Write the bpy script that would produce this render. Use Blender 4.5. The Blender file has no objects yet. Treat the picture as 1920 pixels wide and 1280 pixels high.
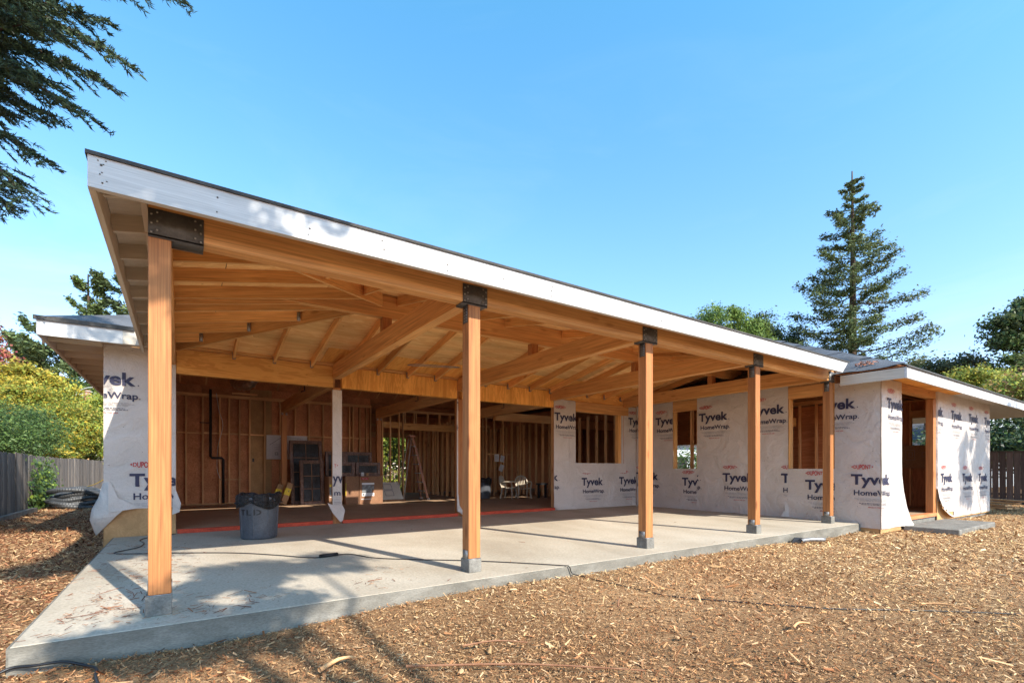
import bpy, bmesh, math, random
import numpy as np
from mathutils import Vector, Matrix, noise as mnoise

random.seed(7)
RNG = np.random.default_rng(7)
sc = bpy.context.scene
C = sc.collection

# ------------------------------------------------------------------ camera, sky, sun, exposure
SUN = Vector((.235, -1.0, .78)).normalized()
cam_d = bpy.data.cameras.new('camera')
cam = bpy.data.objects.new('camera', cam_d)
C.objects.link(cam)
cam.location = (0, 0, 1.08)
cam.rotation_euler = (math.radians(90), 0, -math.atan2(.56180, .82727))
cam_d.sensor_width = 36.0
cam_d.lens = 36.0 * 918.1 / 1920.0
cam_d.shift_y = (878.0 - 640.0) / 1920.0
cam_d.clip_start = .05
cam_d.clip_end = 3000
sc.camera = cam

world = bpy.data.worlds.new("World")
sc.world = world
world.use_nodes = True
wn = world.node_tree
bgn = wn.nodes['Background']
sky = wn.nodes.new('ShaderNodeTexSky')
sky.sky_type = 'NISHITA'
sky.sun_disc = False
sky.sun_elevation = math.asin(SUN.z)
sky.sun_rotation = math.atan2(SUN.x, SUN.y)
sky.altitude = 100
sky.air_density = 1.0
sky.dust_density = .5
sky.ozone_density = 2.2
tint = wn.nodes.new('ShaderNodeMix')
tint.data_type = 'RGBA'
tint.blend_type = 'MULTIPLY'
tint.inputs[0].default_value = 1.0
wtc = wn.nodes.new('ShaderNodeTexCoord')
wsp = wn.nodes.new('ShaderNodeSeparateXYZ')
wrp = wn.nodes.new('ShaderNodeValToRGB')
we = wrp.color_ramp.elements
we[0].position = .30
we[0].color = (1.22, .945, 1.04, 1)
we2 = wrp.color_ramp.elements.new(.05)
we2.color = (1.0, .90, 1.02, 1)
we[1].position = .70
we[1].color = (.62, 1.24, 1.26, 1)
wn.links.new(wtc.outputs['Generated'], wsp.inputs[0])
wn.links.new(wsp.outputs[2], wrp.inputs[0])
# faint high wisps, all round the sky
wmp = wn.nodes.new('ShaderNodeMapping')
wmp.inputs['Scale'].default_value = (1.6, 1.6, 7.0)
wmp.inputs['Rotation'].default_value = (.25, .1, .4)
wno = wn.nodes.new('ShaderNodeTexNoise')
wno.inputs['Scale'].default_value = 1.3
wno.inputs['Detail'].default_value = 7
wno.inputs['Roughness'].default_value = .62
wno.inputs['Distortion'].default_value = .8
wcr = wn.nodes.new('ShaderNodeValToRGB')
wcr.color_ramp.elements[0].position = .50
wcr.color_ramp.elements[0].color = (1, 1, 1, 1)
wcr.color_ramp.elements[1].position = .78
wcr.color_ramp.elements[1].color = (1.22, 1.06, 1.01, 1)
wml = wn.nodes.new('ShaderNodeMix')
wml.data_type = 'RGBA'
wml.blend_type = 'MULTIPLY'
wml.inputs[0].default_value = 1.0
wn.links.new(wtc.outputs['Generated'], wmp.inputs[0])
wn.links.new(wmp.outputs[0], wno.inputs['Vector'])
wn.links.new(wno.outputs['Fac'], wcr.inputs[0])
wn.links.new(wrp.outputs[0], wml.inputs[6])
wn.links.new(wcr.outputs[0], wml.inputs[7])
wn.links.new(wml.outputs[2], tint.inputs[7])
wn.links.new(sky.outputs[0], tint.inputs[6])
wn.links.new(tint.outputs[2], bgn.inputs[0])
bgn.inputs[1].default_value = .112

sl = bpy.data.lights.new('sun', 'SUN')
sl.energy = 2.95
sl.angle = math.radians(.55)
sl.color = (1.0, .92, .80)
so = bpy.data.objects.new('sun', sl)
so.rotation_euler = SUN.to_track_quat('Z', 'Y').to_euler()
so.location = (5, -20, 20)
C.objects.link(so)

sc.view_settings.view_transform = 'Standard'
sc.view_settings.look = 'None'
sc.view_settings.exposure = 1.58
sc.view_settings.gamma = 1.0
sc.cycles.use_denoising = True
sc.cycles.max_bounces = 10
sc.cycles.diffuse_bounces = 8
sc.cycles.transparent_max_bounces = 8

# ------------------------------------------------------------------ materials
def nt(name):
    m = bpy.data.materials.new(name)
    m.use_nodes = True
    t = m.node_tree
    return m, t, t.nodes['Principled BSDF']

def nd(t, kind, **kw):
    n = t.nodes.new(kind)
    for k, v in kw.items():
        if k in n.inputs and not hasattr(n, k):
            n.inputs[k].default_value = v
        else:
            try:
                setattr(n, k, v)
            except Exception:
                n.inputs[k].default_value = v
    return n

def ramp(t, stops, fac):
    r = t.nodes.new('ShaderNodeValToRGB')
    e = r.color_ramp.elements
    while len(e) > 1:
        e.remove(e[-1])
    e[0].position = stops[0][0]
    e[0].color = (*stops[0][1], 1)
    for p, c in stops[1:]:
        x = e.new(p)
        x.color = (*c, 1)
    t.links.new(fac, r.inputs[0])
    return r

def mixc(t, a, b, fac, mode='MIX'):
    n = t.nodes.new('ShaderNodeMix')
    n.data_type = 'RGBA'
    n.blend_type = mode
    for s, v in ((n.inputs[6], a), (n.inputs[7], b), (n.inputs[0], fac)):
        if hasattr(v, 'default_value') or hasattr(v, 'links'):
            t.links.new(v, s)
        else:
            s.default_value = (*v, 1) if isinstance(v, tuple) else v
    return n.outputs[2]

def coords(t, scale, rnd=7.0, kind='Object'):
    tc = t.nodes.new('ShaderNodeTexCoord')
    mp = t.nodes.new('ShaderNodeMapping')
    mp.inputs['Scale'].default_value = scale
    t.links.new(tc.outputs[kind], mp.inputs[0])
    if rnd:
        oi = t.nodes.new('ShaderNodeObjectInfo')
        cx = t.nodes.new('ShaderNodeCombineXYZ')
        ml = nd(t, 'ShaderNodeMath', operation='MULTIPLY')
        ml.inputs[1].default_value = rnd * 10
        t.links.new(oi.outputs['Random'], ml.inputs[0])
        for i in range(3):
            t.links.new(ml.outputs[0], cx.inputs[i])
        t.links.new(cx.outputs[0], mp.inputs['Location'])
    return mp.outputs[0]

def noise(t, vec, scale, detail=4, rough=.55, dist=0.0):
    n = t.nodes.new('ShaderNodeTexNoise')
    n.inputs['Scale'].default_value = scale
    n.inputs['Detail'].default_value = detail
    n.inputs['Roughness'].default_value = rough
    n.inputs['Distortion'].default_value = dist
    t.links.new(vec, n.inputs['Vector'])
    return n.outputs['Fac']

def bump(t, bs, h, strength=.3, dist=.01, chain=None):
    b = t.nodes.new('ShaderNodeBump')
    b.inputs['Strength'].default_value = strength
    b.inputs['Distance'].default_value = dist
    t.links.new(h, b.inputs['Height'])
    if chain is not None:
        t.links.new(chain, b.inputs['Normal'])
    t.links.new(b.outputs[0], bs.inputs['Normal'])
    return b.outputs[0]

def wood(name, dark, light, stretch=(1.0, 11, 11), knots=.5, rough=.62, vary=.22, streak=.36):
    m, t, bs = nt(name)
    v = coords(t, stretch)
    g = noise(t, v, 1.6, 5, .6, .9)
    r = ramp(t, [(.25, dark), (.5, tuple((a + b) / 2 for a, b in zip(dark, light))), (.72, light)], g)
    col = r.outputs[0]
    vf = coords(t, (stretch[0] * 1.5, stretch[1] * 9, stretch[2] * 9))
    f = noise(t, vf, 1.2, 3, .6)
    rf = ramp(t, [(.3, (1 - streak,) * 3), (.65, (1.06,) * 3)], f)
    col = mixc(t, col, rf.outputs[0], 1.0, 'MULTIPLY')
    if knots:
        vk = coords(t, (1.3, 4.2, 4.2))
        k = t.nodes.new('ShaderNodeTexVoronoi')
        k.inputs['Scale'].default_value = 1.15
        t.links.new(vk, k.inputs['Vector'])
        rk = ramp(t, [(.05, (.25, .13, .07)), (.09, (.55, .38, .25)), (.16, (1, 1, 1))], k.outputs['Distance'])
        col = mixc(t, col, rk.outputs[0], knots, 'MULTIPLY')
    oi = t.nodes.new('ShaderNodeObjectInfo')
    hv = nd(t, 'ShaderNodeHueSaturation')
    mr = t.nodes.new('ShaderNodeMapRange')
    mr.inputs['To Min'].default_value = 1 - vary
    mr.inputs['To Max'].default_value = 1 + vary
    t.links.new(oi.outputs['Random'], mr.inputs[0])
    t.links.new(mr.outputs[0], hv.inputs['Value'])
    t.links.new(col, hv.inputs['Color'])
    t.links.new(hv.outputs[0], bs.inputs['Base Color'])
    bs.inputs['Roughness'].default_value = rough
    bs.inputs['Specular IOR Level'].default_value = .3
    bump(t, bs, f, .25, .004)
    return m

def ply(name, dark, light, rot=0.0, rough=.65, sc_=(1, 1, 1), vary=.15):
    """rotary cut face grain: long swirling bands along local X"""
    m, t, bs = nt(name)
    v = coords(t, (.55 * sc_[0], 4.5 * sc_[1], 4.5 * sc_[2]))
    if rot:
        mp = [n for n in t.nodes if n.type == 'MAPPING'][-1]
        mp.inputs['Scale'].default_value = (4.5, .55, .55) if rot == 1 else (4.5, 4.5, .55)
    g = noise(t, v, 1.7, 4, .5, 1.6)
    w = nd(t, 'ShaderNodeMath', operation='MULTIPLY')
    w.inputs[1].default_value = 26.0
    t.links.new(g, w.inputs[0])
    s = nd(t, 'ShaderNodeMath', operation='SINE')
    t.links.new(w.outputs[0], s.inputs[0])
    r1 = ramp(t, [(.0, tuple(d * .75 + l * .25 for d, l in zip(dark, light))), (.35, light), (1.0, light)], s.outputs[0])
    g2 = noise(t, v, .6, 3, .5)
    r2 = ramp(t, [(.3, (.78, .76, .72)), (.7, (1.1, 1.1, 1.1))], g2)
    col = mixc(t, r1.outputs[0], r2.outputs[0], 1.0, 'MULTIPLY')
    vk = coords(t, (3.0, 3.0, 3.0))
    k = t.nodes.new('ShaderNodeTexVoronoi')
    k.inputs['Scale'].default_value = 1.7
    t.links.new(vk, k.inputs['Vector'])
    rk = ramp(t, [(.035, (.25, .14, .08)), (.07, (1, 1, 1))], k.outputs['Distance'])
    col = mixc(t, col, rk.outputs[0], .75, 'MULTIPLY')
    oi = t.nodes.new('ShaderNodeObjectInfo')
    hv = nd(t, 'ShaderNodeHueSaturation')
    mr = t.nodes.new('ShaderNodeMapRange')
    mr.inputs['To Min'].default_value = 1 - vary
    mr.inputs['To Max'].default_value = 1 + vary
    t.links.new(oi.outputs['Random'], mr.inputs[0])
    t.links.new(mr.outputs[0], hv.inputs['Value'])
    t.links.new(col, hv.inputs['Color'])
    t.links.new(hv.outputs[0], bs.inputs['Base Color'])
    bs.inputs['Roughness'].default_value = rough
    bs.inputs['Specular IOR Level'].default_value = .25
    bump(t, bs, g2, .2, .004)
    return m

def mottled(name, stops, scale=3.0, rough=.8, spec=.3, bstr=.3, bdist=.01, fine=40.0, metallic=0, stretch=(1, 1, 1), rnd=3.0, fine_amt=.25, coat=0):
    m, t, bs = nt(name)
    v = coords(t, stretch, rnd)
    g = noise(t, v, scale, 6, .6, .3)
    r = ramp(t, stops, g)
    f = noise(t, v, fine, 3, .6)
    rf = ramp(t, [(.3, (1 - fine_amt,) * 3), (.7, (1 + fine_amt * .4,) * 3)], f)
    col = mixc(t, r.outputs[0], rf.outputs[0], 1.0, 'MULTIPLY')
    t.links.new(col, bs.inputs['Base Color'])
    bs.inputs['Roughness'].default_value = rough
    bs.inputs['Specular IOR Level'].default_value = spec
    bs.inputs['Metallic'].default_value = metallic
    bs.inputs['Coat Weight'].default_value = coat
    if bstr:
        a = bump(t, bs, g, bstr, bdist * 3)
        bump(t, bs, f, bstr, bdist, a)
    return m

def plain(name, col, rough=.6, spec=.4, metallic=0, coat=0):
    m, t, bs = nt(name)
    v = coords(t, (1, 1, 1), 3)
    g = noise(t, v, 9, 4, .6)
    c2 = tuple(max(0, c * .86) for c in col)
    r = ramp(t, [(.3, c2), (.7, col)], g)
    t.links.new(r.outputs[0], bs.inputs['Base Color'])
    bs.inputs['Roughness'].default_value = rough
    bs.inputs['Specular IOR Level'].default_value = spec
    bs.inputs['Metallic'].default_value = metallic
    bs.inputs['Coat Weight'].default_value = coat
    return m

def foliage(name, trans=.35, rough=.5, spec=True):
    m, t, bs = nt(name)
    at = nd(t, 'ShaderNodeAttribute', attribute_name='Col')
    tr = t.nodes.new('ShaderNodeBsdfTranslucent')
    mx = t.nodes.new('ShaderNodeMixShader')
    mx.inputs[0].default_value = trans
    t.links.new(at.outputs['Color'], bs.inputs['Base Color'])
    br = mixc(t, at.outputs['Color'], (1.0, 1.0, .45), .25, 'MIX')
    br2 = mixc(t, at.outputs['Color'], br, .4)
    t.links.new(br2, tr.inputs['Color'])
    bs.inputs['Roughness'].default_value = rough
    bs.inputs['Specular IOR Level'].default_value = .35
    out = t.nodes['Material Output']
    t.links.new(bs.outputs[0], mx.inputs[1])
    t.links.new(tr.outputs[0], mx.inputs[2])
    t.links.new(mx.outputs[0], out.inputs[0])
    return m

def attr_mat(name, rough=.85, spec=.2):
    m, t, bs = nt(name)
    at = nd(t, 'ShaderNodeAttribute', attribute_name='Col')
    v = coords(t, (1, 1, 1), 0)
    f = noise(t, v, 160, 2, .6)
    rf = ramp(t, [(.3, (.72,) * 3), (.7, (1.12,) * 3)], f)
    t.links.new(mixc(t, at.outputs['Color'], rf.outputs[0], 1.0, 'MULTIPLY'), bs.inputs['Base Color'])
    bs.inputs['Roughness'].default_value = rough
    bs.inputs['Specular IOR Level'].default_value = spec
    return m

M = {}
M['fir'] = wood('fir_lumber', (.64, .30, .095), (.92, .53, .20))
M['fir_post'] = wood('fir_post', (.34, .125, .042), (.54, .23, .078), stretch=(.7, 9, 9), knots=.6, vary=.1)
M['fir_beam'] = wood('glulam_beam', (.54, .24, .08), (.82, .44, .16), stretch=(.55, 8, 8), knots=.4, vary=.12)
M['stud'] = wood('stud_lumber', (.56, .28, .12), (.80, .47, .22), knots=.6, vary=.28)
M['white_wood'] = wood('primed_white_wood', (.50, .49, .475), (.64, .63, .615), knots=.25, vary=.06, streak=.16, rough=.5)
M['cream_wood'] = wood('primed_cream_soffit', (.50, .44, .36), (.62, .56, .47), knots=.25, vary=.08, streak=.1, rough=.6)
M['ply_light'] = ply('plywood_light', (.80, .44, .17), (.94, .61, .27))
M['ply_orange'] = ply('plywood_orange', (.76, .34, .08), (.92, .48, .13), rot=1)
M['ply_header'] = ply('plywood_header', (.68, .31, .08), (.86, .45, .13))
M['ply_header_up'] = ply('plywood_header_upright', (.68, .29, .06), (.88, .44, .105), rot=2, sc_=(1, 1, 1))
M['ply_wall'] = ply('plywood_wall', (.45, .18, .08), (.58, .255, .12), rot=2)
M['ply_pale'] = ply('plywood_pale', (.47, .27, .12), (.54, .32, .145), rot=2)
M['ply_floor'] = mottled('subfloor', [(.3, (.36, .23, .14)), (.7, (.47, .32, .20))], 1.2, .7, bstr=.1)
M['metal'] = mottled('brown_steel', [(.3, (.085, .078, .072)), (.7, (.13, .12, .112))], 4, .5, .5, .1, metallic=.2)
M['galv'] = mottled('galvanised_steel', [(.3, (.22, .215, .21)), (.7, (.36, .355, .35))], 14, .45, .5, .1, metallic=.6)
M['screw'] = plain('screw_heads', (.45, .42, .38), .4, .5, .8)
M['nail'] = plain('nail_marks', (.10, .09, .08), .8)
M['concrete'] = mottled('concrete', [(.25, (.33, .275, .205)), (.5, (.45, .39, .305)), (.75, (.54, .48, .39))], .9, .85, .25, .3, .004, 45, rnd=0, stretch=(1, .6, 1), fine_amt=.2)
M['concrete_pier'] = mottled('concrete_pier', [(.3, (.15, .14, .125)), (.7, (.27, .255, .225))], 6, .9, .2, .4, .006, 70, fine_amt=.3)
M['felt'] = mottled('roof_felt', [(.3, (.085, .09, .10)), (.7, (.16, .165, .18))], 2.0, .75, .3, .6, .01, 120, fine_amt=.3)
M['felt_edge'] = mottled('roof_felt_edge', [(.3, (.05, .048, .045)), (.7, (.09, .085, .08))], 3, .85, .2, .4)
M['red'] = mottled('red_sealer', [(.3, (.42, .045, .018)), (.7, (.62, .085, .035))], 5, .6, .3, .2)
M['orange_red'] = mottled('orange_sealer', [(.3, (.55, .17, .06)), (.7, (.72, .27, .11))], 4, .6, .3, .2)
M['navy'] = plain('navy_print', (.035, .035, .075), .6)
M['redink'] = plain('red_print', (.50, .035, .035), .6)
M['greyink'] = plain('grey_print', (.33, .32, .33), .6)
M['darkink'] = plain('dark_print', (.10, .10, .13), .6)
M['black'] = plain('black_plastic', (.018, .018, .02), .4)
M['blackpipe'] = plain('black_abs', (.015, .014, .014), .45)
M['foil'] = plain('foil_duct', (.55, .52, .50), .3, .5, .9)
M['fence'] = wood('weathered_fence', (.10, .085, .072), (.25, .215, .185), stretch=(1.2, 14, 14), knots=.5, vary=.35, rough=.9)
M['fence_brown'] = wood('brown_fence', (.09, .062, .05), (.19, .135, .11), stretch=(1.2, 14, 14), knots=.4, vary=.35, rough=.9)
M['bark'] = mottled('bark', [(.3, (.06, .04, .03)), (.7, (.17, .115, .085))], 2.5, .95, .1, .9, .03, 30, stretch=(4, 4, .8), fine_amt=.4)
M['pole'] = mottled('pole_timber', [(.3, (.22, .10, .055)), (.7, (.36, .19, .11))], 2, .9, .1, .3, .01, stretch=(6, 6, .6))
M['cardboard'] = mottled('cardboard', [(.3, (.33, .19, .10)), (.7, (.40, .24, .13))], 3, .8, .2, .1)
M['cardboard_dark'] = mottled('cardboard_dark', [(.3, (.23, .115, .065)), (.7, (.31, .165, .09))], 3, .75, .25, .15)
M['shrink'] = mottled('shrink_wrap', [(.3, (.12, .07, .055)), (.55, (.20, .115, .085)), (.75, (.28, .19, .155))], 9, .45, .25, .8, .02, 30, coat=.05)
M['glass'] = mottled('wrapped_glass', [(.3, (.02, .018, .018)), (.66, (.045, .042, .042)), (.85, (.13, .115, .105))], 7, .42, .2, .7, .02, 30, coat=.05)
M['paper'] = plain('paper', (.62, .59, .60), .7)
M['label_white'] = plain('label_white', (.75, .76, .78), .5)
M['label_photo'] = mottled('label_photo', [(.35, (.09, .10, .11)), (.6, (.26, .28, .29))], 16, .5)
M['yellow'] = plain('yellow_tape', (.72, .53, .03), .45)
M['label_red'] = plain('label_red', (.38, .03, .03), .5)
M['bin'] = mottled('grey_bin', [(.3, (.062, .068, .08)), (.7, (.092, .10, .115))], 5, .42, .4, .08)
M['bag'] = mottled('bin_bag', [(.3, (.012, .012, .013)), (.7, (.03, .03, .032))], 8, .28, .5, 1.0, .03, 20, stretch=(1, 1, 3))
M['chair'] = plain('resin_chair', (.55, .47, .36), .4)
M['ladder'] = plain('ladder_rail', (.42, .20, .13), .5)
M['alu'] = plain('aluminium', (.42, .36, .32), .55, .4, .2)
M['cream_panel'] = plain('cream_panel', (.60, .56, .50), .5)
M['stucco'] = mottled('pale_siding', [(.3, (.50, .54, .58)), (.7, (.60, .64, .68))], 3, .8)
M['wire'] = plain('pale_wire', (.55, .54, .52), .6)
M['greypipe'] = mottled('corrugated_pipe', [(.3, (.035, .037, .04)), (.7, (.085, .088, .093))], 5, .5, .4, .2)
M['palepipe'] = mottled('pale_pipe', [(.3, (.38, .37, .35)), (.7, (.5, .49, .47))], 5, .6, .4, .2)
M['leaf'] = foliage('leaf')
M['needle'] = foliage('needle', .18, .55)
M['chips'] = attr_mat('wood_chips')

def wrap_material():
    m, t, bs = nt('house_wrap')
    v = coords(t, (1, 1, 1), 0)
    g = noise(t, v, 2.2, 5, .55, .8)
    f = noise(t, v, 60, 3, .6)
    w = noise(t, v, 7, 4, .6, 2.0)
    r = ramp(t, [(.3, (.51, .45, .40)), (.7, (.60, .535, .485))], g)
    rf = ramp(t, [(.35, (.95,) * 3), (.65, (1.02,) * 3)], f)
    t.links.new(mixc(t, r.outputs[0], rf.outputs[0], 1, 'MULTIPLY'), bs.inputs['Base Color'])
    bs.inputs['Roughness'].default_value = .5
    bs.inputs['Specular IOR Level'].default_value = .3
    a = bump(t, bs, g, .8, .07)
    bump(t, bs, w, .6, .016, a)
    return m
M['wrap'] = wrap_material()

def ground_material():
    m, t, bs = nt('chip_ground')
    v = coords(t, (1, 1, 1), 0)
    g = noise(t, v, 28, 8, .75, 1.5)
    r = ramp(t, [(.32, (.13, .07, .035)), (.48, (.30, .175, .09)), (.6, (.44, .285, .15)), (.72, (.56, .40, .23))], g)
    g2 = noise(t, v, .5, 3, .5)
    r2 = ramp(t, [(.35, (.72, .66, .62)), (.65, (1.1, 1.1, 1.1))], g2)
    t.links.new(mixc(t, r.outputs[0], r2.outputs[0], 1, 'MULTIPLY'), bs.inputs['Base Color'])
    bs.inputs['Roughness'].default_value = .95
    bs.inputs['Specular IOR Level'].default_value = .1
    bump(t, bs, g, .8, .03)
    return m
M['ground'] = ground_material()

# ------------------------------------------------------------------ object helpers
def par(o, parent):
    if parent is not None:
        o.parent = parent
        o.matrix_parent_inverse = parent.matrix_basis.inverted()
    return o

def thing(name, label, cat, loc=(0, 0, 0), group=None):
    o = bpy.data.objects.new(name, None)
    o.empty_display_size = .2
    C.objects.link(o)
    o.matrix_basis = Matrix.Translation(Vector(loc))
    o['label'] = label
    o['category'] = cat
    if group:
        o['group'] = group
    return o

def tag(o, label, cat, group=None):
    o['label'] = label
    o['category'] = cat
    if group:
        o['group'] = group
    return o

def link(name, me, parent=None, mat=None, basis=None, kind=None):
    o = bpy.data.objects.new(name, me)
    C.objects.link(o)
    if basis is not None:
        o.matrix_basis = basis
    if mat is not None and not me.materials:
        for x in (mat if isinstance(mat, (list, tuple)) else [mat]):
            me.materials.append(M[x])
    if kind:
        o['kind'] = kind
    return par(o, parent)

def np_mesh(name, verts, faces, mats=(), cols=None, smooth=False, midx=None):
    """verts (n,3); faces (m,k) int array of equal polygons"""
    me = bpy.data.meshes.new(name)
    verts = np.asarray(verts, dtype=np.float32)
    faces = np.asarray(faces, dtype=np.int32)
    n, k = faces.shape
    me.vertices.add(len(verts))
    me.vertices.foreach_set('co', verts.ravel())
    me.loops.add(n * k)
    me.loops.foreach_set('vertex_index', faces.ravel())
    me.polygons.add(n)
    me.polygons.foreach_set('loop_start', np.arange(0, n * k, k, dtype=np.int32))
    if midx is not None:
        me.polygons.foreach_set('material_index', np.asarray(midx, dtype=np.int32))
    me.update(calc_edges=True)
    if cols is not None:
        a = me.color_attributes.new('Col', 'FLOAT_COLOR', 'POINT')
        c = np.ones((len(verts), 4), dtype=np.float32)
        c[:, :3] = cols
        a.data.foreach_set('color', c.ravel())
    if smooth:
        me.polygons.foreach_set('use_smooth', np.ones(n, dtype=bool))
    for x in mats:
        me.materials.append(M[x])
    return me

_mc = {}
def box_mesh(L, w, h, mat, ch=0.0):
    key = (round(L, 4), round(w, 4), round(h, 4), mat, ch)
    if key in _mc:
        return _mc[key]
    me = bpy.data.meshes.new('box')
    bm = bmesh.new()
    bmesh.ops.create_cube(bm, size=1)
    bmesh.ops.scale(bm, vec=(L, w, h), verts=bm.verts)
    if ch:
        bmesh.ops.bevel(bm, geom=bm.edges[:], offset=ch, segments=1, affect='EDGES')
    bm.to_mesh(me)
    bm.free()
    me.materials.append(M[mat])
    _mc[key] = me
    return me

def lumber(name, p0, p1, w, h, mat, parent=None, ch=0.0, up=(0, 0, 1)):
    """timber along p0->p1; w is across (horizontal), h is the other way"""
    p0 = Vector(p0)
    p1 = Vector(p1)
    x = (p1 - p0)
    L = x.length
    x.normalize()
    u = Vector(up)
    if abs(x.dot(u)) > .98:
        u = Vector((0, 1, 0))
    y = u.cross(x).normalized()
    z = x.cross(y)
    R = Matrix((x, y, z)).transposed().to_4x4()
    return link(name, box_mesh(L, w, h, mat, ch), parent, None, Matrix.Translation((p0 + p1) / 2) @ R)

def bx(name, x0, x1, y0, y1, z0, z1, mat, parent=None, ch=0.0, axis=None):
    dx, dy, dz = x1 - x0, y1 - y0, z1 - z0
    cx, cy, cz = (x0 + x1) / 2, (y0 + y1) / 2, (z0 + z1) / 2
    if axis is None:
        axis = 'xyz'[[dx, dy, dz].index(max(dx, dy, dz))]
    if axis == 'x':
        return lumber(name, (x0, cy, cz), (x1, cy, cz), dy, dz, mat, parent, ch)
    if axis == 'y':
        return lumber(name, (cx, y0, cz), (cx, y1, cz), dx, dz, mat, parent, ch)
    return lumber(name, (cx, cy, z0), (cx, cy, z1), dx, dy, mat, parent, ch)

def multi_box(name, boxes, mat, parent=None, kind=None):
    vs, fs = [], []
    for (x0, x1, y0, y1, z0, z1) in boxes:
        b = len(vs)
        vs += [(x, y, z) for z in (z0, z1) for y in (y0, y1) for x in (x0, x1)]
        fs += [[b + i for i in f] for f in ((0, 2, 3, 1), (4, 5, 7, 6), (0, 1, 5, 4), (2, 6, 7, 3), (0, 4, 6, 2), (1, 3, 7, 5))]
    return link(name, np_mesh(name, vs, fs, [mat]), parent, kind=kind)

def boxes(name, lst, mat, parent=None):
    return [bx(name, *b, mat, parent) for b in lst]

def from_py(name, vs, fs, mats, parent=None, smooth=False, kind=None, basis=None):
    me = bpy.data.meshes.new(name)
    me.from_pydata([tuple(v) for v in vs], [], fs)
    me.update()
    if smooth:
        for p in me.polygons:
            p.use_smooth = True
    for x in (mats if isinstance(mats, (list, tuple)) else [mats]):
        me.materials.append(M[x])
    return link(name, me, parent, basis=basis, kind=kind)

def tube(name, pts, r, mat, parent=None, seg=8, kind=None, ribs=None):
    pts = [Vector(p) for p in pts]
    vs, fs = [], []
    n = len(pts)
    ref = Vector((0, 0, 1))
    for i, p in enumerate(pts):
        d = (pts[min(i + 1, n - 1)] - pts[max(i - 1, 0)]).normalized()
        a = d.cross(ref)
        if a.length < .05:
            a = d.cross(Vector((0, 1, 0)))
        a.normalize()
        b = a.cross(d)
        rr = r if not callable(r) else r(i / (n - 1))
        if ribs:
            rr *= 1 + ribs * (1 if i % 2 else -1)
        for k in range(seg):
            t = 2 * math.pi * k / seg
            vs.append(p + (a * math.cos(t) + b * math.sin(t)) * rr)
    for i in range(n - 1):
        for k in range(seg):
            k2 = (k + 1) % seg
            fs.append([i * seg + k, i * seg + k2, (i + 1) * seg + k2, (i + 1) * seg + k])
    fs.append(list(range(seg)))
    fs.append([(n - 1) * seg + k for k in range(seg)])
    return from_py(name, vs, fs, mat, parent, smooth=not ribs, kind=kind)

def smooth_path(pts, n=6):
    P = [Vector(p) for p in pts]
    out = []
    for i in range(len(P) - 1):
        a, b, c, d = P[max(i - 1, 0)], P[i], P[i + 1], P[min(i + 2, len(P) - 1)]
        for k in range(n):
            t = k / n
            out.append(.5 * ((2 * b) + (c - a) * t + (2 * a - 5 * b + 4 * c - d) * t * t + (3 * b - a - 3 * c + d) * t ** 3))
    out.append(P[-1])
    return out

def lathe(name, prof, mat, parent=None, seg=32, loc=(0, 0, 0), smooth=True, wob=None, cap=True):
    vs, fs = [], []
    for (r, z) in prof:
        for k in range(seg):
            t = 2 * math.pi * k / seg
            q = (0, 0) if wob is None else wob(t, z, r)
            vs.append((loc[0] + (r + q[0]) * math.cos(t), loc[1] + (r + q[0]) * math.sin(t), loc[2] + z + q[1]))
    for i in range(len(prof) - 1):
        for k in range(seg):
            k2 = (k + 1) % seg
            fs.append([i * seg + k, i * seg + k2, (i + 1) * seg + k2, (i + 1) * seg + k])
    if cap:
        fs.append([k for k in range(seg)][::-1])
        fs.append([(len(prof) - 1) * seg + k for k in range(seg)])
    return from_py(name, vs, fs, mat, parent, smooth=smooth)

# text: flat lettering from Blender's built-in font
_tc = {}
def text_tris(s, bold=0.0):
    key = (s, bold)
    if key in _tc:
        return _tc[key]
    cu = bpy.data.curves.new('lettering', 'FONT')
    cu.body = s
    cu.size = 1.0
    cu.offset = bold
    cu.fill_mode = 'FRONT'
    cu.resolution_u = 4
    ob = bpy.data.objects.new('lettering', cu)
    C.objects.link(ob)
    dg = bpy.context.evaluated_depsgraph_get()
    me = bpy.data.meshes.new_from_object(ob.evaluated_get(dg))
    vs = [(v.co.x, v.co.y) for v in me.vertices]
    fs = [list(p.vertices) for p in me.polygons]
    bpy.data.objects.remove(ob)
    bpy.data.curves.remove(cu)
    bpy.data.meshes.remove(me)
    xs = [v[0] for v in vs]
    x0, x1 = min(xs), max(xs)
    vs = [((x - x0) / (x1 - x0), y) for x, y in vs]
    _tc[key] = (vs, fs)
    return _tc[key]

CAP = .729   # cap height of the built-in font at size 1
def text_place(s, x, y, width, cap, bold=0.0):
    vs, fs = text_tris(s, bold)
    k = cap / CAP
    return [(x + a * width, y + b * k) for a, b in vs], fs

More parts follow.
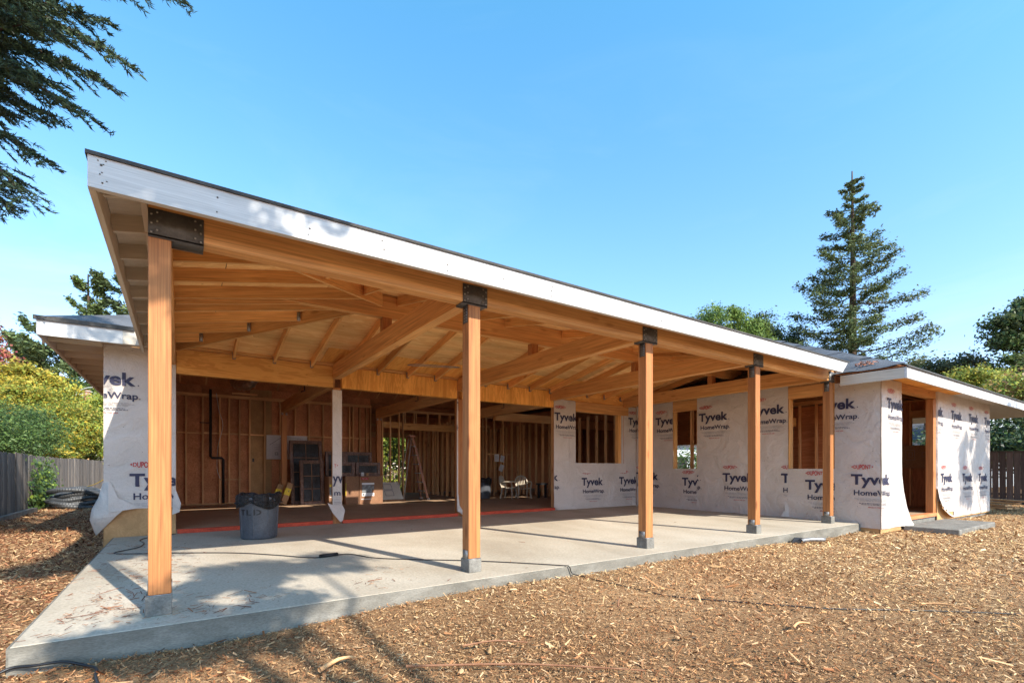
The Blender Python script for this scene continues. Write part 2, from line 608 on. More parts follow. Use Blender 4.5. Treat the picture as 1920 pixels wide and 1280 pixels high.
def logo_parts():
    out = []   # (verts2d, faces, material index)
    out.append((*text_place('Tyvek', 0, 0, .80, .205, .032), 0))
    out.append(([(.825, 0), (.843, 0), (.843, .018), (.825, .018)], [[0, 1, 2, 3]], 0))
    out.append((*text_place('HomeWrap', .05, -.215, .78, .105, .02), 0))
    out.append(([(.845, -.215), (.860, -.215), (.860, -.2), (.845, -.2)], [[0, 1, 2, 3]], 0))
    vs, fs = text_place('DUPONT', .0, .0, .30, .085, .018)
    vv = []
    for x, y in vs:
        t = (x - .15) / .15
        h = .72 + .42 * (1 - t * t)
        vv.append((x + .045, .345 + (y - .0425) * h))
    out.append((vv, fs, 1))
    out.append(([(.005, .345), (.032, .325), (.032, .365)], [[0, 1, 2]], 1))
    out.append(([(.385, .345), (.358, .325), (.358, .365)], [[0, 2, 1]], 1))
    for i, (a, b) in enumerate(((.06, .74), (.10, .79), (.16, .70))):
        y = -.285 - .022 * i
        x = a
        rr = random.Random(i)
        while x < b:
            w = rr.uniform(.03, .09)
            out.append(([(x, y), (min(x + w, b), y), (min(x + w, b), y + .007), (x, y + .007)], [[0, 1, 2, 3]], 2))
            x += w + .012
    for i, (a, b) in enumerate(((.14, .66), (.18, .70))):
        y = -.375 - .024 * i
        x = a
        rr = random.Random(i + 9)
        while x < b:
            w = rr.uniform(.02, .06)
            out.append(([(x, y), (min(x + w, b), y), (min(x + w, b), y + .010), (x, y + .010)], [[0, 1, 2, 3]], 3))
            x += w + .01
    out.append((*text_place('MADE IN THE USA', .30, -.455, .28, .022, .01), 1))
    return out
LOGO = None

def put_print(name, parts, O, U, V, clip, parent, scale=(1, 1), mats=('navy', 'redink', 'greyink', 'darkink')):
    """2-D print on the plane O + a*U + b*V, cut to clip=(a0,a1,b0,b1) (plane coords)"""
    bm = bmesh.new()
    for vs, fs, mi in parts:
        bv = [bm.verts.new((x * scale[0], y * scale[1], 0)) for x, y in vs]
        for f in fs:
            try:
                bf = bm.faces.new([bv[i] for i in f])
                bf.material_index = mi
            except ValueError:
                pass
    a0, a1, b0, b1 = clip
    for co, no in (((a0, 0, 0), (-1, 0, 0)), ((a1, 0, 0), (1, 0, 0)), ((0, b0, 0), (0, -1, 0)), ((0, b1, 0), (0, 1, 0))):
        g = bm.verts[:] + bm.edges[:] + bm.faces[:]
        if g:
            bmesh.ops.bisect_plane(bm, geom=g, plane_co=co, plane_no=no, clear_outer=True)
    if not bm.faces:
        bm.free()
        return None
    O, U, V = Vector(O), Vector(U), Vector(V)
    me = bpy.data.meshes.new(name)
    bm.to_mesh(me)
    bm.free()
    for x in mats:
        me.materials.append(M[x])
    R = Matrix((U, V, U.cross(V))).transposed().to_4x4()
    return link(name, me, parent, basis=Matrix.Translation(O) @ R)
LOGO = logo_parts()

def wrap_sheet(parent, plane, fix, a0, a1, z0, z1, logos=(), amp=.006, seed=0, name='house_wrap', cut=None, staples=True):
    """wall membrane. plane 'Y': faces -Y, a = X. plane 'X': faces -X, a = -Y (so text runs left to right)."""
    nx = max(2, int((a1 - a0) / .07))
    nz = max(2, int((z1 - z0) / .07))
    vs, fs = [], []
    for j in range(nz + 1):
        for i in range(nx + 1):
            a = a0 + (a1 - a0) * i / nx
            z = z0 + (z1 - z0) * j / nz
            d = amp * (mnoise.noise(Vector((a * 1.7 + seed, z * 1.3, seed))) + .6 * mnoise.noise(Vector((a * 5 + z * 2, z * 4, seed + 3))))
            zz = z
            if j == 0:
                zz += .012 * mnoise.noise(Vector((a * 3, seed, 1)))
            vs.append((a, fix - amp * 1.6 + d, zz) if plane == 'Y' else (fix - amp * 1.6 + d, -a, zz))
    for j in range(nz):
        for i in range(nx):
            q = [j * (nx + 1) + i, j * (nx + 1) + i + 1, (j + 1) * (nx + 1) + i + 1, (j + 1) * (nx + 1) + i]
            if cut and cut(*(np.mean([(vs[k][0] if plane == 'Y' else -vs[k][1], vs[k][2]) for k in q], axis=0))):
                continue
            fs.append(q)
    sh = from_py(name, vs, fs, 'wrap', parent, smooth=True)
    off = amp * 3.1 + .002
    for (a, z) in logos:
        if plane == 'Y':
            O, U = (a, fix - off, z), (1, 0, 0)
        else:
            O, U = (fix - off, -a, z), (0, -1, 0)
        put_print('printed_logo', LOGO, O, U, (0, 0, 1), (a0 - a + .004, a1 - a - .004, z0 - z + .01, z1 - z - .004), sh)
    if staples:
        rr = random.Random(seed + 50)
        bxs = []
        for i in range(int((a1 - a0) * (z1 - z0) * 4)):
            a = rr.uniform(a0 + .03, a1 - .03)
            z = rr.uniform(z0 + .05, z1 - .05)
            w, h = rr.choice(((.012, .006), (.022, .005), (.006, .010)))
            if plane == 'Y':
                bxs.append((a, a + w, fix - off, fix - off + .002, z, z + h))
            else:
                bxs.append((fix - off, fix - off + .002, -a - w, -a, z, z + h))
        if bxs:
            multi_box('staples', bxs, 'nail', sh, 'stuff')
    return sh

# ------------------------------------------------------------------ ground
def gz(x, y):
    """height of the chip ground"""
    b = -.185
    b += .07 * np.exp(-((y - 4.05) / .75) ** 2) * np.clip((x - .2) / 1.2, 0, 1) * np.clip((9.5 - x) / 3, 0, 1)
    b += .018 * np.sin(x * 1.9 + y * .7) * np.cos(y * 1.7 - x * .4)
    return b

def make_ground():
    def axis(lo, hi, near_lo, near_hi, step):
        a = list(np.arange(near_lo, near_hi + 1e-6, step))
        l, s = [], step
        x = near_lo
        while x > lo:
            s *= 1.35
            x -= s
            l.append(x)
        r, s = [], step
        x = near_hi
        while x < hi:
            s *= 1.35
            x += s
            r.append(x)
        return np.array(l[::-1] + a + r)
    X = axis(-700, 700, -6, 22, .2)
    Y = axis(-700, 700, -3, 24, .2)
    gx, gy = np.meshgrid(X, Y)
    g = gz(gx, gy)
    vs = np.stack([gx.ravel(), gy.ravel(), g.ravel()], 1)
    nx, ny = len(X), len(Y)
    i, j = np.meshgrid(np.arange(nx - 1), np.arange(ny - 1))
    a = (j * nx + i).ravel()
    fs = np.stack([a, a + 1, a + nx + 1, a + nx], 1)
    link('ground', np_mesh('ground', vs, fs, ['ground'], smooth=True), kind='structure')
make_ground()

# patio slab (chamfered), slab under the house, kept as separate structures
sl_ = bx('patio_slab', -.85, 11.13, 4.15, 9.84, -.45, 0, 'concrete', ch=.004)
sl_['kind'] = 'structure'
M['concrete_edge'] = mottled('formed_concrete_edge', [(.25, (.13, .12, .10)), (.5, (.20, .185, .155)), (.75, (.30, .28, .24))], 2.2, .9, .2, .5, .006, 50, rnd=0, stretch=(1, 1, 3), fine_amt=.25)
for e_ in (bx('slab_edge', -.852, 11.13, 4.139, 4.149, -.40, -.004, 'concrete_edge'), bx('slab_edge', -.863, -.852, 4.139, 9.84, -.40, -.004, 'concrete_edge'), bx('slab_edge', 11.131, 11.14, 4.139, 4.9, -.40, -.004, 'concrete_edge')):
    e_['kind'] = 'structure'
sl_.data.materials[0] = M['concrete']

# ------------------------------------------------------------------ roof helper: convex polygon on a plane cut into sheets
def clip_poly(poly, f):
    out = []
    for i in range(len(poly)):
        p, q = poly[i], poly[(i + 1) % len(poly)]
        a, b = f(p), f(q)
        if a >= 0:
            out.append(p)
        if a * b < 0:
            t = a / (a - b)
            out.append((p[0] + (q[0] - p[0]) * t, p[1] + (q[1] - p[1]) * t))
    return out

def slab_poly(name, poly, zf, thick, mat, parent, lift=0.0):
    """prism over a plan polygon; zf(x,y) = underside height"""
    n = len(poly)
    cx_, cy_ = sum(p[0] for p in poly) / n, sum(p[1] for p in poly) / n
    zc = zf(cx_, cy_) + lift
    vs = [(x - cx_, y - cy_, zf(x, y) + lift - zc) for x, y in poly] + [(x - cx_, y - cy_, zf(x, y) + lift + thick - zc) for x, y in poly]
    fs = [list(range(n))[::-1], [n + i for i in range(n)]] + [[i, (i + 1) % n, n + (i + 1) % n, n + i] for i in range(n)]
    return from_py(name, vs, fs, mat, parent, basis=Matrix.Translation((cx_, cy_, zc)))

def sheathe(parent, poly, zf, matf, sx=2.44, sy=1.22, x0=0., y0=0., gap=.004, th=.015, name='plywood_sheet'):
    xs = [p[0] for p in poly]
    ys = [p[1] for p in poly]
    j = 0
    y = y0
    while y < max(ys):
        x = x0 - (sx / 2 if j % 2 else 0)
        while x < max(xs):
            q = poly
            for f in (lambda p: p[0] - x - gap, lambda p: x + sx - gap - p[0], lambda p: p[1] - y - gap, lambda p: y + sy - gap - p[1]):
                q = clip_poly(q, f)
                if len(q) < 3:
                    break
            if len(q) >= 3:
                ar = abs(sum(q[i][0] * q[(i + 1) % len(q)][1] - q[(i + 1) % len(q)][0] * q[i][1] for i in range(len(q)))) / 2
                if ar > .01:
                    slab_poly(name, q, zf, th, matf(x + sx / 2, y + sy / 2), parent)
            x += sx
        y += sy
        j += 1

# ------------------------------------------------------------------ PATIO ROOF
PT = .19                       # roof pitch
XL, YF, ZE = -.49, 4.13, 3.10  # left eave, front eave, deck underside there
YR, YB = 7.1, 10.07            # ridge, back eave
zfront = lambda x, y: ZE + PT * (y - YF)
zback = lambda x, y: ZE + PT * (YB - y)
zleft = lambda x, y: ZE + PT * (x - XL)
ZR = ZE + PT * (YR - YF)
XH = XL + (YR - YF)            # where the ridge starts

roof = thing('patio_roof', 'open timber patio roof with orange beams, exposed rafters and a white fascia', 'patio roof', (5.2, 4.5, 0))
# deck sheets
fpoly = [(XL, YF), (10.55, YF), (11.15, 4.75), (12.3, YR), (XH, YR)]
bpoly = [(XH, YR), (12.3, YR), (11.2, 9.94), (XL + .13, 9.94)]
lpoly = [(XL, YF), (XH, YR), (XL + .13, 9.94), (XL, 9.94)]
sheathe(roof, fpoly, zfront, lambda x, y: 'ply_light', x0=-1.0, y0=YF + .3)
bx('starter_sheet', XL, 10.55, YF + .004, YF + .3, ZE + .004, ZE + .019, 'cream_wood', roof)
sheathe(roof, bpoly, zback, lambda x, y: 'ply_orange' if (y > 8.8 and x > 2.5) else 'ply_light', x0=-.2, y0=YR - .35)
sheathe(roof, lpoly, zleft, lambda x, y: 'ply_light', sx=1.22, sy=2.44, x0=-.19, y0=3.5)
# painted overhang boards on the left eave
slab_poly('soffit_board', [(XL + .04, YF + .04), (-.16, YF + .33), (-.16, 9.9), (XL + .04, 9.9)], zleft, .010, 'cream_wood', roof, lift=-.012)
# felt over it all
for poly, zf in ((fpoly, zfront), (bpoly, zback), (lpoly, zleft)):
    slab_poly('roofing_felt', poly, zf, .008, 'felt', roof, lift=.016)
bx('felt_edge', XL - .010, 10.60, YF - .014, YF - .002, ZE - .002, ZE + .022, 'felt_edge', roof)
bx('felt_edge', XL - .012, XL - .002, YF - .001, 9.9, ZE + .0, ZE + .020, 'felt_edge', roof)
# fascia: front in four boards, left in two
fx = [XL - .0, 2.9, 5.95, 8.7, 10.33]
for i in range(3):
    bx('fascia', fx[i] + .001, fx[i + 1] - .001, YF, YF + .038, 2.893, 3.097, 'white_wood', roof)
from_py('fascia', [(fx[3] + .001, YF, 2.893), (10.33, YF, 2.893), (10.56, YF, 3.097), (fx[3] + .001, YF, 3.097),
                   (fx[3] + .001, YF + .038, 2.893), (10.33, YF + .038, 2.893), (10.56, YF + .038, 3.097), (fx[3] + .001, YF + .038, 3.097)],
        [[0, 1, 2, 3], [7, 6, 5, 4], [0, 4, 5, 1], [1, 5, 6, 2], [2, 6, 7, 3], [3, 7, 4, 0]], 'white_wood', roof)
for a, b in ((YF + .040, 7.4), (7.402, 9.6)):
    bx('fascia', XL, XL + .038, a, b, 2.893, 3.095, 'cream_wood', roof)
bxs = []
rr = random.Random(3)
x = -.42
while x < 10.2:
    for dz in (.035, .085, .15):
        if rr.random() < .75:
            q = x + rr.uniform(-.012, .012)
            s = rr.uniform(.007, .012)
            z = 2.893 + dz + rr.uniform(-.01, .01)
            bxs.append((q, q + s, YF - .004, YF + .001, z, z + s))
    x += .61 + rr.uniform(-.04, .04)
for k in range(5):
    q = XL + rr.uniform(.01, .10)
    z = rr.uniform(2.91, 3.08)
    bxs.append((q, q + .008, YF - .004, YF + .001, z, z + .005))
multi_box('nails', bxs, 'nail', roof, 'stuff')
# beams
BZ0, BZ1 = 2.80, 3.03
PXS = [-.12, 2.55, 5.28, 7.98, 10.66]
for a, b in zip(PXS[:-1], PXS[1:]):
    bx('front_beam', (a if a > 0 else -.19) + .002, (b if b < 10 else 10.74) - .002, 4.45, 4.59, BZ0, BZ1, 'fir_beam', roof, .004)
bx('trim_strip', XL + .04, 10.3, YF + .040, YF + .058, 2.896, 2.925, 'white_wood', roof)
bx('side_beam', -.19, -.05, 4.592, 9.86, BZ0, BZ1, 'fir_beam', roof, .004)
for x in PXS[1:]:
    bx('tie_beam', x - .07, x + .07, 4.592, 9.885, 2.83, 3.12, 'fir_beam', roof, .004)
# ridge beam with its bevelled end, and king posts
rb0, rb1, ry0, ry1 = 3.315, ZR - .02, YR - .055, YR + .055
xe0 = XL + (rb0 + .135 - ZE) / PT
from_py('ridge_beam', [(xe0 - .5, y, rb0) for y in (ry0, ry1)] + [(12.1, y, rb0) for y in (ry0, ry1)] + [(12.1, y, rb1) for y in (ry0, ry1)] + [(XH, y, rb1) for y in (ry0, ry1)],
        [[0, 1, 3, 2], [2, 3, 5, 4], [4, 5, 7, 6], [6, 7, 1, 0], [0, 2, 4, 6], [1, 7, 5, 3]], 'fir_beam', roof)
for x in PXS[1:]:
    bx('king_post', x - .07, x + .07, YR - .06, YR + .06, 3.122, 3.313, 'fir_post', roof, axis='z')
# rafters
RD = .14
def rafter(a, b, zf, name='rafter', mat='fir', w=.038, d=RD):
    """a,b plan points; underside of deck zf"""
    pa = Vector((a[0], a[1], zf(*a) - d / 2 - .002))
    pb = Vector((b[0], b[1], zf(*b) - d / 2 - .002))
    return lumber(name, pa, pb, w, d, mat, roof)
xr = [.79 + .642 * i for i in range(17)]
for x in xr:
    if any(abs(x - p) < .02 for p in PXS):
        continue
    # front slope
    if x < XH:
        rafter((x, 4.592), (x, YF + (x - XL) - .02), zfront)
        r_ = rafter((x, 9.84), (x, YB - (x - XL) + .02), zback)
    else:
        rafter((x, 4.592), (x, ry0 - .003), zfront)
        r_ = rafter((x, 9.84), (x, ry1 + .003), zback)
    # hanger at the ledger
    multi_box('joist_hanger', [(x - .024, x - .0192, 9.79, 9.842, zback(x, 9.84) - RD - .01, zback(x, 9.84) - .03), (x + .0192, x + .024, 9.79, 9.842, zback(x, 9.84) - RD - .01, zback(x, 9.84) - .03),
                               (x - .024, x + .024, 9.80, 9.842, zback(x, 9.84) - RD - .012, zback(x, 9.84) - RD - .007)], 'galv', r_)
ys = [5.02, 5.63, 6.24, 6.85, 7.42, 8.03, 8.64, 9.25]
for y in ys:
    if y < YR:
        xe = XL + (y - YF) - .02
    else:
        xe = min(XH, XL + (YB - y)) - .02
    r_ = rafter((-.188, y), (xe, y), zleft)
    if y > YR:
        multi_box('joist_hanger', [(xe - .05, xe + .0, y - .0235, y - .0192, zleft(xe, y) - .15, zleft(xe, y) - .02),
                                   (xe - .05, xe + .0, y + .0192, y + .0235, zleft(xe, y) - .15, zleft(xe, y) - .02)], 'galv', r_)
    rafter((XL + .04, y), (-.192, y), zleft, 'rafter_tail', 'cream_wood')
    
for y in (4.40,):
    rafter((XL + .04, y), (-.192, y), zleft, 'rafter_tail', 'cream_wood')
rafter((-.045, YR), (xe0 - .02, YR), zleft)
yy = [4.44] + ys + [9.86]
for a, b in zip(yy[:-1], yy[1:]):
    bx('blocking', -.235, -.197, a + .02, b - .02, 3.012, 3.135, 'cream_wood', roof)
# ledger blocks on front beam between rafters
xx = [-.03] + xr + [11.05]
for a, b in zip(xx[:-1], xx[1:]):
    bx('blocking', a + .021, b - .021, 4.50, 4.538, 3.032, 3.16, 'fir', roof)
# hips
for p, q, zf in (((-.13, YF + .36), (XH - .02, YR - .06), zfront), ((-.13, YB - .36), (XH - .02, YR + .06), zback)):
    pa = Vector((p[0], p[1], zleft(*p) - .105))
    pb = Vector((q[0], q[1], zleft(*q) - .105))
    lumber('hip_rafter', pa, pb, .042, .185, 'fir', roof)
# small diagonal brace fixed under the middle bay: clear light hoop
tube('conduit_hoop', smooth_path([(3.62, 8.9, 3.06), (4.42, 8.62, 3.06), (4.46, 8.46, 3.05), (3.70, 8.68, 3.05), (3.62, 8.9, 3.06)], 3), .008, 'galv', roof, 6)

def capital(x, side=True, wide=(.15, .15)):
    a, b = x - wide[0], x + wide[1]
    bxs = [(a, b, 4.441, 4.449, 2.775, 2.985), (a, b, 4.591, 4.599, 2.775, 2.985), (a, b, 4.441, 4.599, 2.786, 2.797)]
    if side:
        bxs += [(x - .076, x - .071, 4.47, 4.56, 2.60, 2.786)]
    return bxs
labels_post = ['front post at the left corner of the patio, nearest the camera', 'second post from the left, beside the cord', 'third post, in the middle of the row', 'fourth post, before the wing wall', 'fifth post, against the wrapped corner']
for i, x in enumerate(PXS):
    cx = x
    bz = .142 if i else .15
    p = bx('post', cx - .07, cx + .07, 4.45, 4.59, bz, 2.785, 'fir_post', roof, .005)
    p['label'] = labels_post[i]
    w = (.07, .275) if i == 0 else ((.14, .15) if i < 4 else (.14, .09))
    cap_ = multi_box('column_cap', capital(cx, i > 0, w), 'metal', p)
    bl = []
    for sx in (-w[0] + .02, -w[0] + .055, w[1] - .055, w[1] - .02):
        for k in range(3):
            z = 2.81 + .065 * k + (.02 if (sx in (-w[0] + .055, w[1] - .055)) else 0)
            bl.append((cx + sx - .006, cx + sx + .006, 4.436, 4.4415, z - .006, z + .006))
    if i:
        for k in range(5):
            for yq in (4.49, 4.53):
                z = 2.62 + .03 * k
                bl.append((cx - .080, cx - .0755, yq - .004, yq + .004, z - .004, z + .004))
    multi_box('bolts', bl, 'screw', p, 'stuff')
    bx('pier', cx - (.088 if i == 0 else .076), cx + .074, 4.43, 4.615, -.002, bz - .007, 'concrete_pier', p, .006, axis='x')
    multi_box('base_strap', [(cx - .075, cx - .0705, 4.47, 4.57, bz - .006, bz + .085), (cx + .0705, cx + .075, 4.47, 4.57, bz - .006, bz + .085),
                             (cx - .074, cx + .074, 4.445, 4.595, bz - .007, bz - .001)], 'galv', p)

# ------------------------------------------------------------------ HOUSE
house = thing('house', 'unfinished single storey house wrapped in white printed building wrap', 'house', (9, 12, 0))
# floor
boxes('floor', [(-.94, 18.5, 9.93, 20.3, -.1, .066), (11.2, 18.5, 3.93, 9.929, -.1, .066)], 'ply_floor', house)
bx('footing', 11.2, 18.45, 3.84, 3.92, -.35, .0, 'concrete_pier', house)
bx('footing', -.93, -.5, 9.97, 20.2, -.35, -.101, 'concrete_pier', house)
# red sealed sill across the opening
for a, b in ((-.03, 2.47), (2.66, 5.21), (5.37, 8.03)):
    bx('sill', a, b, 9.845, 9.925, .002, .068, 'red', house)
# left pier of wall
bx('plywood_panel', -.98, -.05, 9.905, 9.925, -.16, 3.10, 'ply_pale', house, axis='z')
for x in (-.95, -.55, -.09):
    bx('stud', x, x + .038, 9.927, 10.06, .07, 3.05, 'stud', house)
wrap_sheet(house, 'Y', 9.90, -.98, -.05, .44, 3.02, [(-1.38, 2.40), (-.66, .80)], seed=1)
bx('wall_corner', -.985, -.965, 9.93, 20.2, -.16, 3.1, 'ply_wall', house)
sidew = []
# header beams over the wide opening
bx('header_beam', -.045, 2.49, 9.90, 10.03, 2.668, 3.08, 'ply_header', house, .003)
bx('header_beam', 2.66, 5.215, 9.90, 10.03, 2.668, 3.08, 'ply_header_up', house, .003)
bx('header_beam', 5.345, 8.03, 9.90, 10.03, 2.668, 3.08, 'ply_header_up', house, .003)
bx('ledger', -.045, 8.1, 9.845, 9.885, 3.084, 3.12, 'fir', house)
for a, b in zip(xx[:-1], xx[1:]):
    if b < 8.2:
        bx('ledger_block', a + .026, b - .026, 9.85, 9.89, 3.123, 3.135, 'fir', house)
for a, b in ((-.04, 1.6), (1.602, 3.3), (3.92, 5.2), (6.6, 7.45), (8.42, 10.0), (10.002, 11.1)):  # pieces added to break the sun strip on the floor into segments
    bx('blocking', a, b, 9.955, 9.993, 3.083, 3.46, 'stud', house)
# opening posts
for i, (a, b) in enumerate(((2.49, 2.64), (5.225, 5.355))):
    p = bx('opening_post', a, b, 9.90, 10.03, .002, 2.666, 'fir_post', house, .003)
pw = wrap_sheet(house, 'Y', 9.895, 2.475, 2.655, .36, 2.62, [], seed=4, amp=.003, staples=False, name='post_wrap')
vz, vf = text_place('yv', 0, 0, .20, .2, .025)
m1, m2 = text_place('m', 0, 0, .12, .105, .015)
t1, t2 = text_place('T', 0, 0, .04, .07, .012)
put_print('printed_logo', [(vz, vf, 0), ([(x + .03, y - .245) for x, y in m1], m2, 0), ([(x + .03, y + .3) for x, y in t1], t2, 1),
                           ([(.085, .325), (.085, .355), (.11, .34)], [[0, 2, 1]], 1)] +
          [([(.03, -.29 - .03 * k), (.16, -.29 - .03 * k), (.16, -.283 - .03 * k), (.03, -.283 - .03 * k)], [[0, 1, 2, 3]], 2 if k < 3 else 3) for k in range(5)],
          (2.475, 9.88, .80), (1, 0, 0), (0, 0, 1), (0.002, .178, -.6, .5), pw)
# loose corner of wrap hanging off that post
from_py('wrap_flap', [(2.37, 9.86, .42), (2.50, 9.87, .36), (2.66, 9.87, .36), (2.70, 9.84, .26), (2.655, 9.82, .06), (2.60, 9.80, .04), (2.46, 9.82, .22), (2.56, 9.80, .25)],
        [[0, 6, 7, 1], [1, 7, 3, 2], [6, 5, 7], [7, 5, 4, 3]], 'wrap', pw, smooth=True)
w2 = wrap_sheet(house, 'Y', 9.895, 5.205, 5.24, .1, 2.65, [], seed=5, amp=.003, staples=False, name='post_wrap')
from_py('wrap_flap', [(5.205, 9.89, .55), (5.24, 9.88, .5), (5.25, 9.85, .25), (5.35, 9.82, .08), (5.36, 9.80, -.0), (5.20, 9.84, .12)],
        [[0, 5, 2, 1], [5, 4, 3, 2]], 'wrap', w2, smooth=True)
put_print('printed_logo', [(*text_place('H', 0, 0, .05, .12, .02), 0), ([(x, y + .45) for x, y in text_place('T', 0, 0, .06, .2, .02)[0]], text_place('T', 0, 0, .06, .2, .02)[1], 0)],
          (5.208, 9.88, 1.95), (1, 0, 0), (0, 0, 1), (0, .03, -1, 1), w2)

# front wall right of the opening (with window)
WX0, WX1, WZ0, WZ1 = 8.76, 10.42, 1.23, 2.60
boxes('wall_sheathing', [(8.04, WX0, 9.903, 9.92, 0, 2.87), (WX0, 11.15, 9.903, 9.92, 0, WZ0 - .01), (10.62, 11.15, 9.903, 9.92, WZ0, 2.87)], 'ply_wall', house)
bx('plywood_panel', 8.35, 11.14, 9.903, 9.925, 2.882, 3.16, 'ply_header', house)
bx('window_header', WX0 + .002, 10.80, 9.87, 10.03, WZ1 + .005, 2.875, 'fir_beam', house, .003)
bx('sill_board', WX0, WX1 + .2, 9.925, 10.05, WZ0 - .04, WZ0 - .005, 'stud', house)
for x in (8.06, 8.40, 8.70, 10.44, 10.50, 10.90):
    bx('stud', x, x + .04, 9.925, 10.05, .07, WZ1 if 10.4 < x < 10.6 else 2.87, 'fir' if 10.4 < x < 10.6 else 'stud', house)
wrap_sheet(house, 'Y', 9.90, 8.03, WX0, 1.0, 2.885, [(8.04, 2.34)], seed=8)
wrap_sheet(house, 'Y', 9.90, 8.03, 11.13, -.0, WZ0, [(7.36, .77), (8.98, .63), (10.42, .64)], seed=9, cut=None)
wrap_sheet(house, 'Y', 9.90, 10.62, 11.13, WZ0, 2.87, [(10.80, 2.36)], seed=10)
wrap_sheet(house, 'Y', 9.880, 8.55, 8.765, WZ0 - .27, 2.86, [(8.04, 2.34)], seed=12, amp=.002, staples=False, name='window_flashing')
wrap_sheet(house, 'Y', 9.880, 8.765, 10.70, WZ0 - .27, WZ0 - .01, [], seed=13, amp=.002, staples=False, name='window_flashing')
bx('wrap_return', 10.545, 10.62, 9.905, 9.94, WZ0, WZ1, 'wrap', house)
from_py('wrap_flap', [(8.02, 9.885, .55), (8.0, 9.84, .30), (7.96, 9.80, .10), (8.12, 9.80, -.0), (8.22, 9.885, .05), (8.12, 9.86, .45)],
        [[0, 1, 5], [1, 2, 3, 4], [1, 4, 5]], 'wrap', house, smooth=True)
from_py('wrap_flap', [(10.98, 9.88, .30), (11.0, 9.84, .10), (11.08, 9.80, .0), (10.92, 9.86, .01)], [[0, 3, 1], [1, 3, 2]], 'wrap', house, smooth=True)

# wing wall facing the patio (x = 11.15), windows W2 and W3
WX = 11.15
boxes('wall_sheathing', [(WX + .003, WX + .02, 8.59, 9.9, -.12, 2.98), (WX + .003, WX + .02, 7.83, 8.59, -.12, 1.07), (WX + .003, WX + .02, 5.53, 7.83, -.12, 2.98),
                             (WX + .003, WX + .02, 4.60, 5.53, -.12, 1.07), (WX + .003, WX + .02, 3.83, 4.60, -.18, 2.83), (WX + .003, WX + .02, 7.83, 8.59, 2.87, 2.98), (WX + .003, WX + .02, 4.60, 5.53, 2.86, 2.98)], 'ply_pale', house)
wrap_sheet(house, 'X', WX, -9.88, -8.59, .0, 2.96, [(-10.44, 2.37), (-9.17, 2.30), (-9.88, .77)], seed=20)
wrap_sheet(house, 'X', WX, -8.60, -7.82, .0, 1.075, [(-8.29, .64)], seed=21)
wrap_sheet(house, 'X', WX - .004, -7.83, -5.53, .0, 2.96, [(-7.77, 2.29), (-6.40, 2.32), (-8.56, .77), (-7.10, .77), (-5.68, .77)], seed=22)
wrap_sheet(house, 'X', WX, -5.53, -4.595, .0, 1.075, [(-5.17, .64)], seed=23)
wrap_sheet(house, 'X', WX - .004, -4.60, -3.80, -.08, 2.82, [(-5.02, 2.29), (-4.30, .77)], seed=24)
bx('window_header', WX - .012, WX + .12, 7.832, 8.588, 2.615, 2.866, 'fir_beam', house)
bx('window_header', WX - .012, WX + .12, 4.602, 5.528, 2.615, 2.856, 'fir_beam', house)
for y in (7.834, 8.556, 4.604, 5.498):
    bx('window_jamb', WX + .02, WX + .14, y, y + .032, 1.08, 2.612, 'fir', house)
for a, b in ((7.83, 8.59), (4.6, 5.53)):
    bx('sill_board', WX + .022, WX + .14, a + .034, b - .034, 1.04, 1.078, 'stud', house)
for y in (3.95, 4.35, 5.60, 6.05, 6.5, 6.95, 7.4, 7.75, 8.70, 9.1, 9.5):
    bx('stud', WX + .022, WX + .16, y, y + .04, .07, 2.95, 'stud', house)
# upright mullion boards seen in W2, and the passage framing seen through W3
for y in (8.10, 8.33):
    bx('stud', WX + .45, WX + .56, y, y + .04, .07, 2.9, 'stud', house)
from_py('wrap_flap', [(WX - .01, 5.62, .35), (WX - .05, 5.58, .16), (WX - .09, 5.66, .02), (WX - .01, 5.50, .01), (WX - .012, 5.53, .34)], [[0, 1, 4], [1, 2, 3, 4]], 'wrap', house, smooth=True)

# wing front wall (y = 3.8)
FY = 3.80
EX0, EX1 = 12.18, 14.15
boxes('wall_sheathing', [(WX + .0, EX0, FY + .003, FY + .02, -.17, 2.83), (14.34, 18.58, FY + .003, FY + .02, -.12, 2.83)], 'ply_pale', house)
wrap_sheet(house, 'Y', FY, WX, EX0, -.09, 2.83, [(11.40, 2.26), (10.70, .77)], seed=30)
def cutE(a, z):
    t = (a - 14.34) / 1.15
    return t < 1 and z < .34 * (1 - t) ** 2 + .02
wrap_sheet(house, 'Y', FY, 14.34, 18.58, -.09, 2.86, [(13.85, 2.29), (15.26, 2.27), (16.66, 2.28), (18.05, 2.27), (14.53, .77), (16.14, .76), (17.50, .75)], seed=31, cut=cutE)
boxes('wall_sheathing', [(18.56, 18.58, 3.84, 4.55, -.12, 2.83), (18.56, 18.58, 4.551, 6.4, -.12, 1.3), (18.56, 18.58, 6.401, 7.9, -.12, 2.83)], 'ply_pale', house)
bx('corner_trim', 18.585, 18.6, 3.79, 4.5, -.1, 2.83, 'wrap', house)
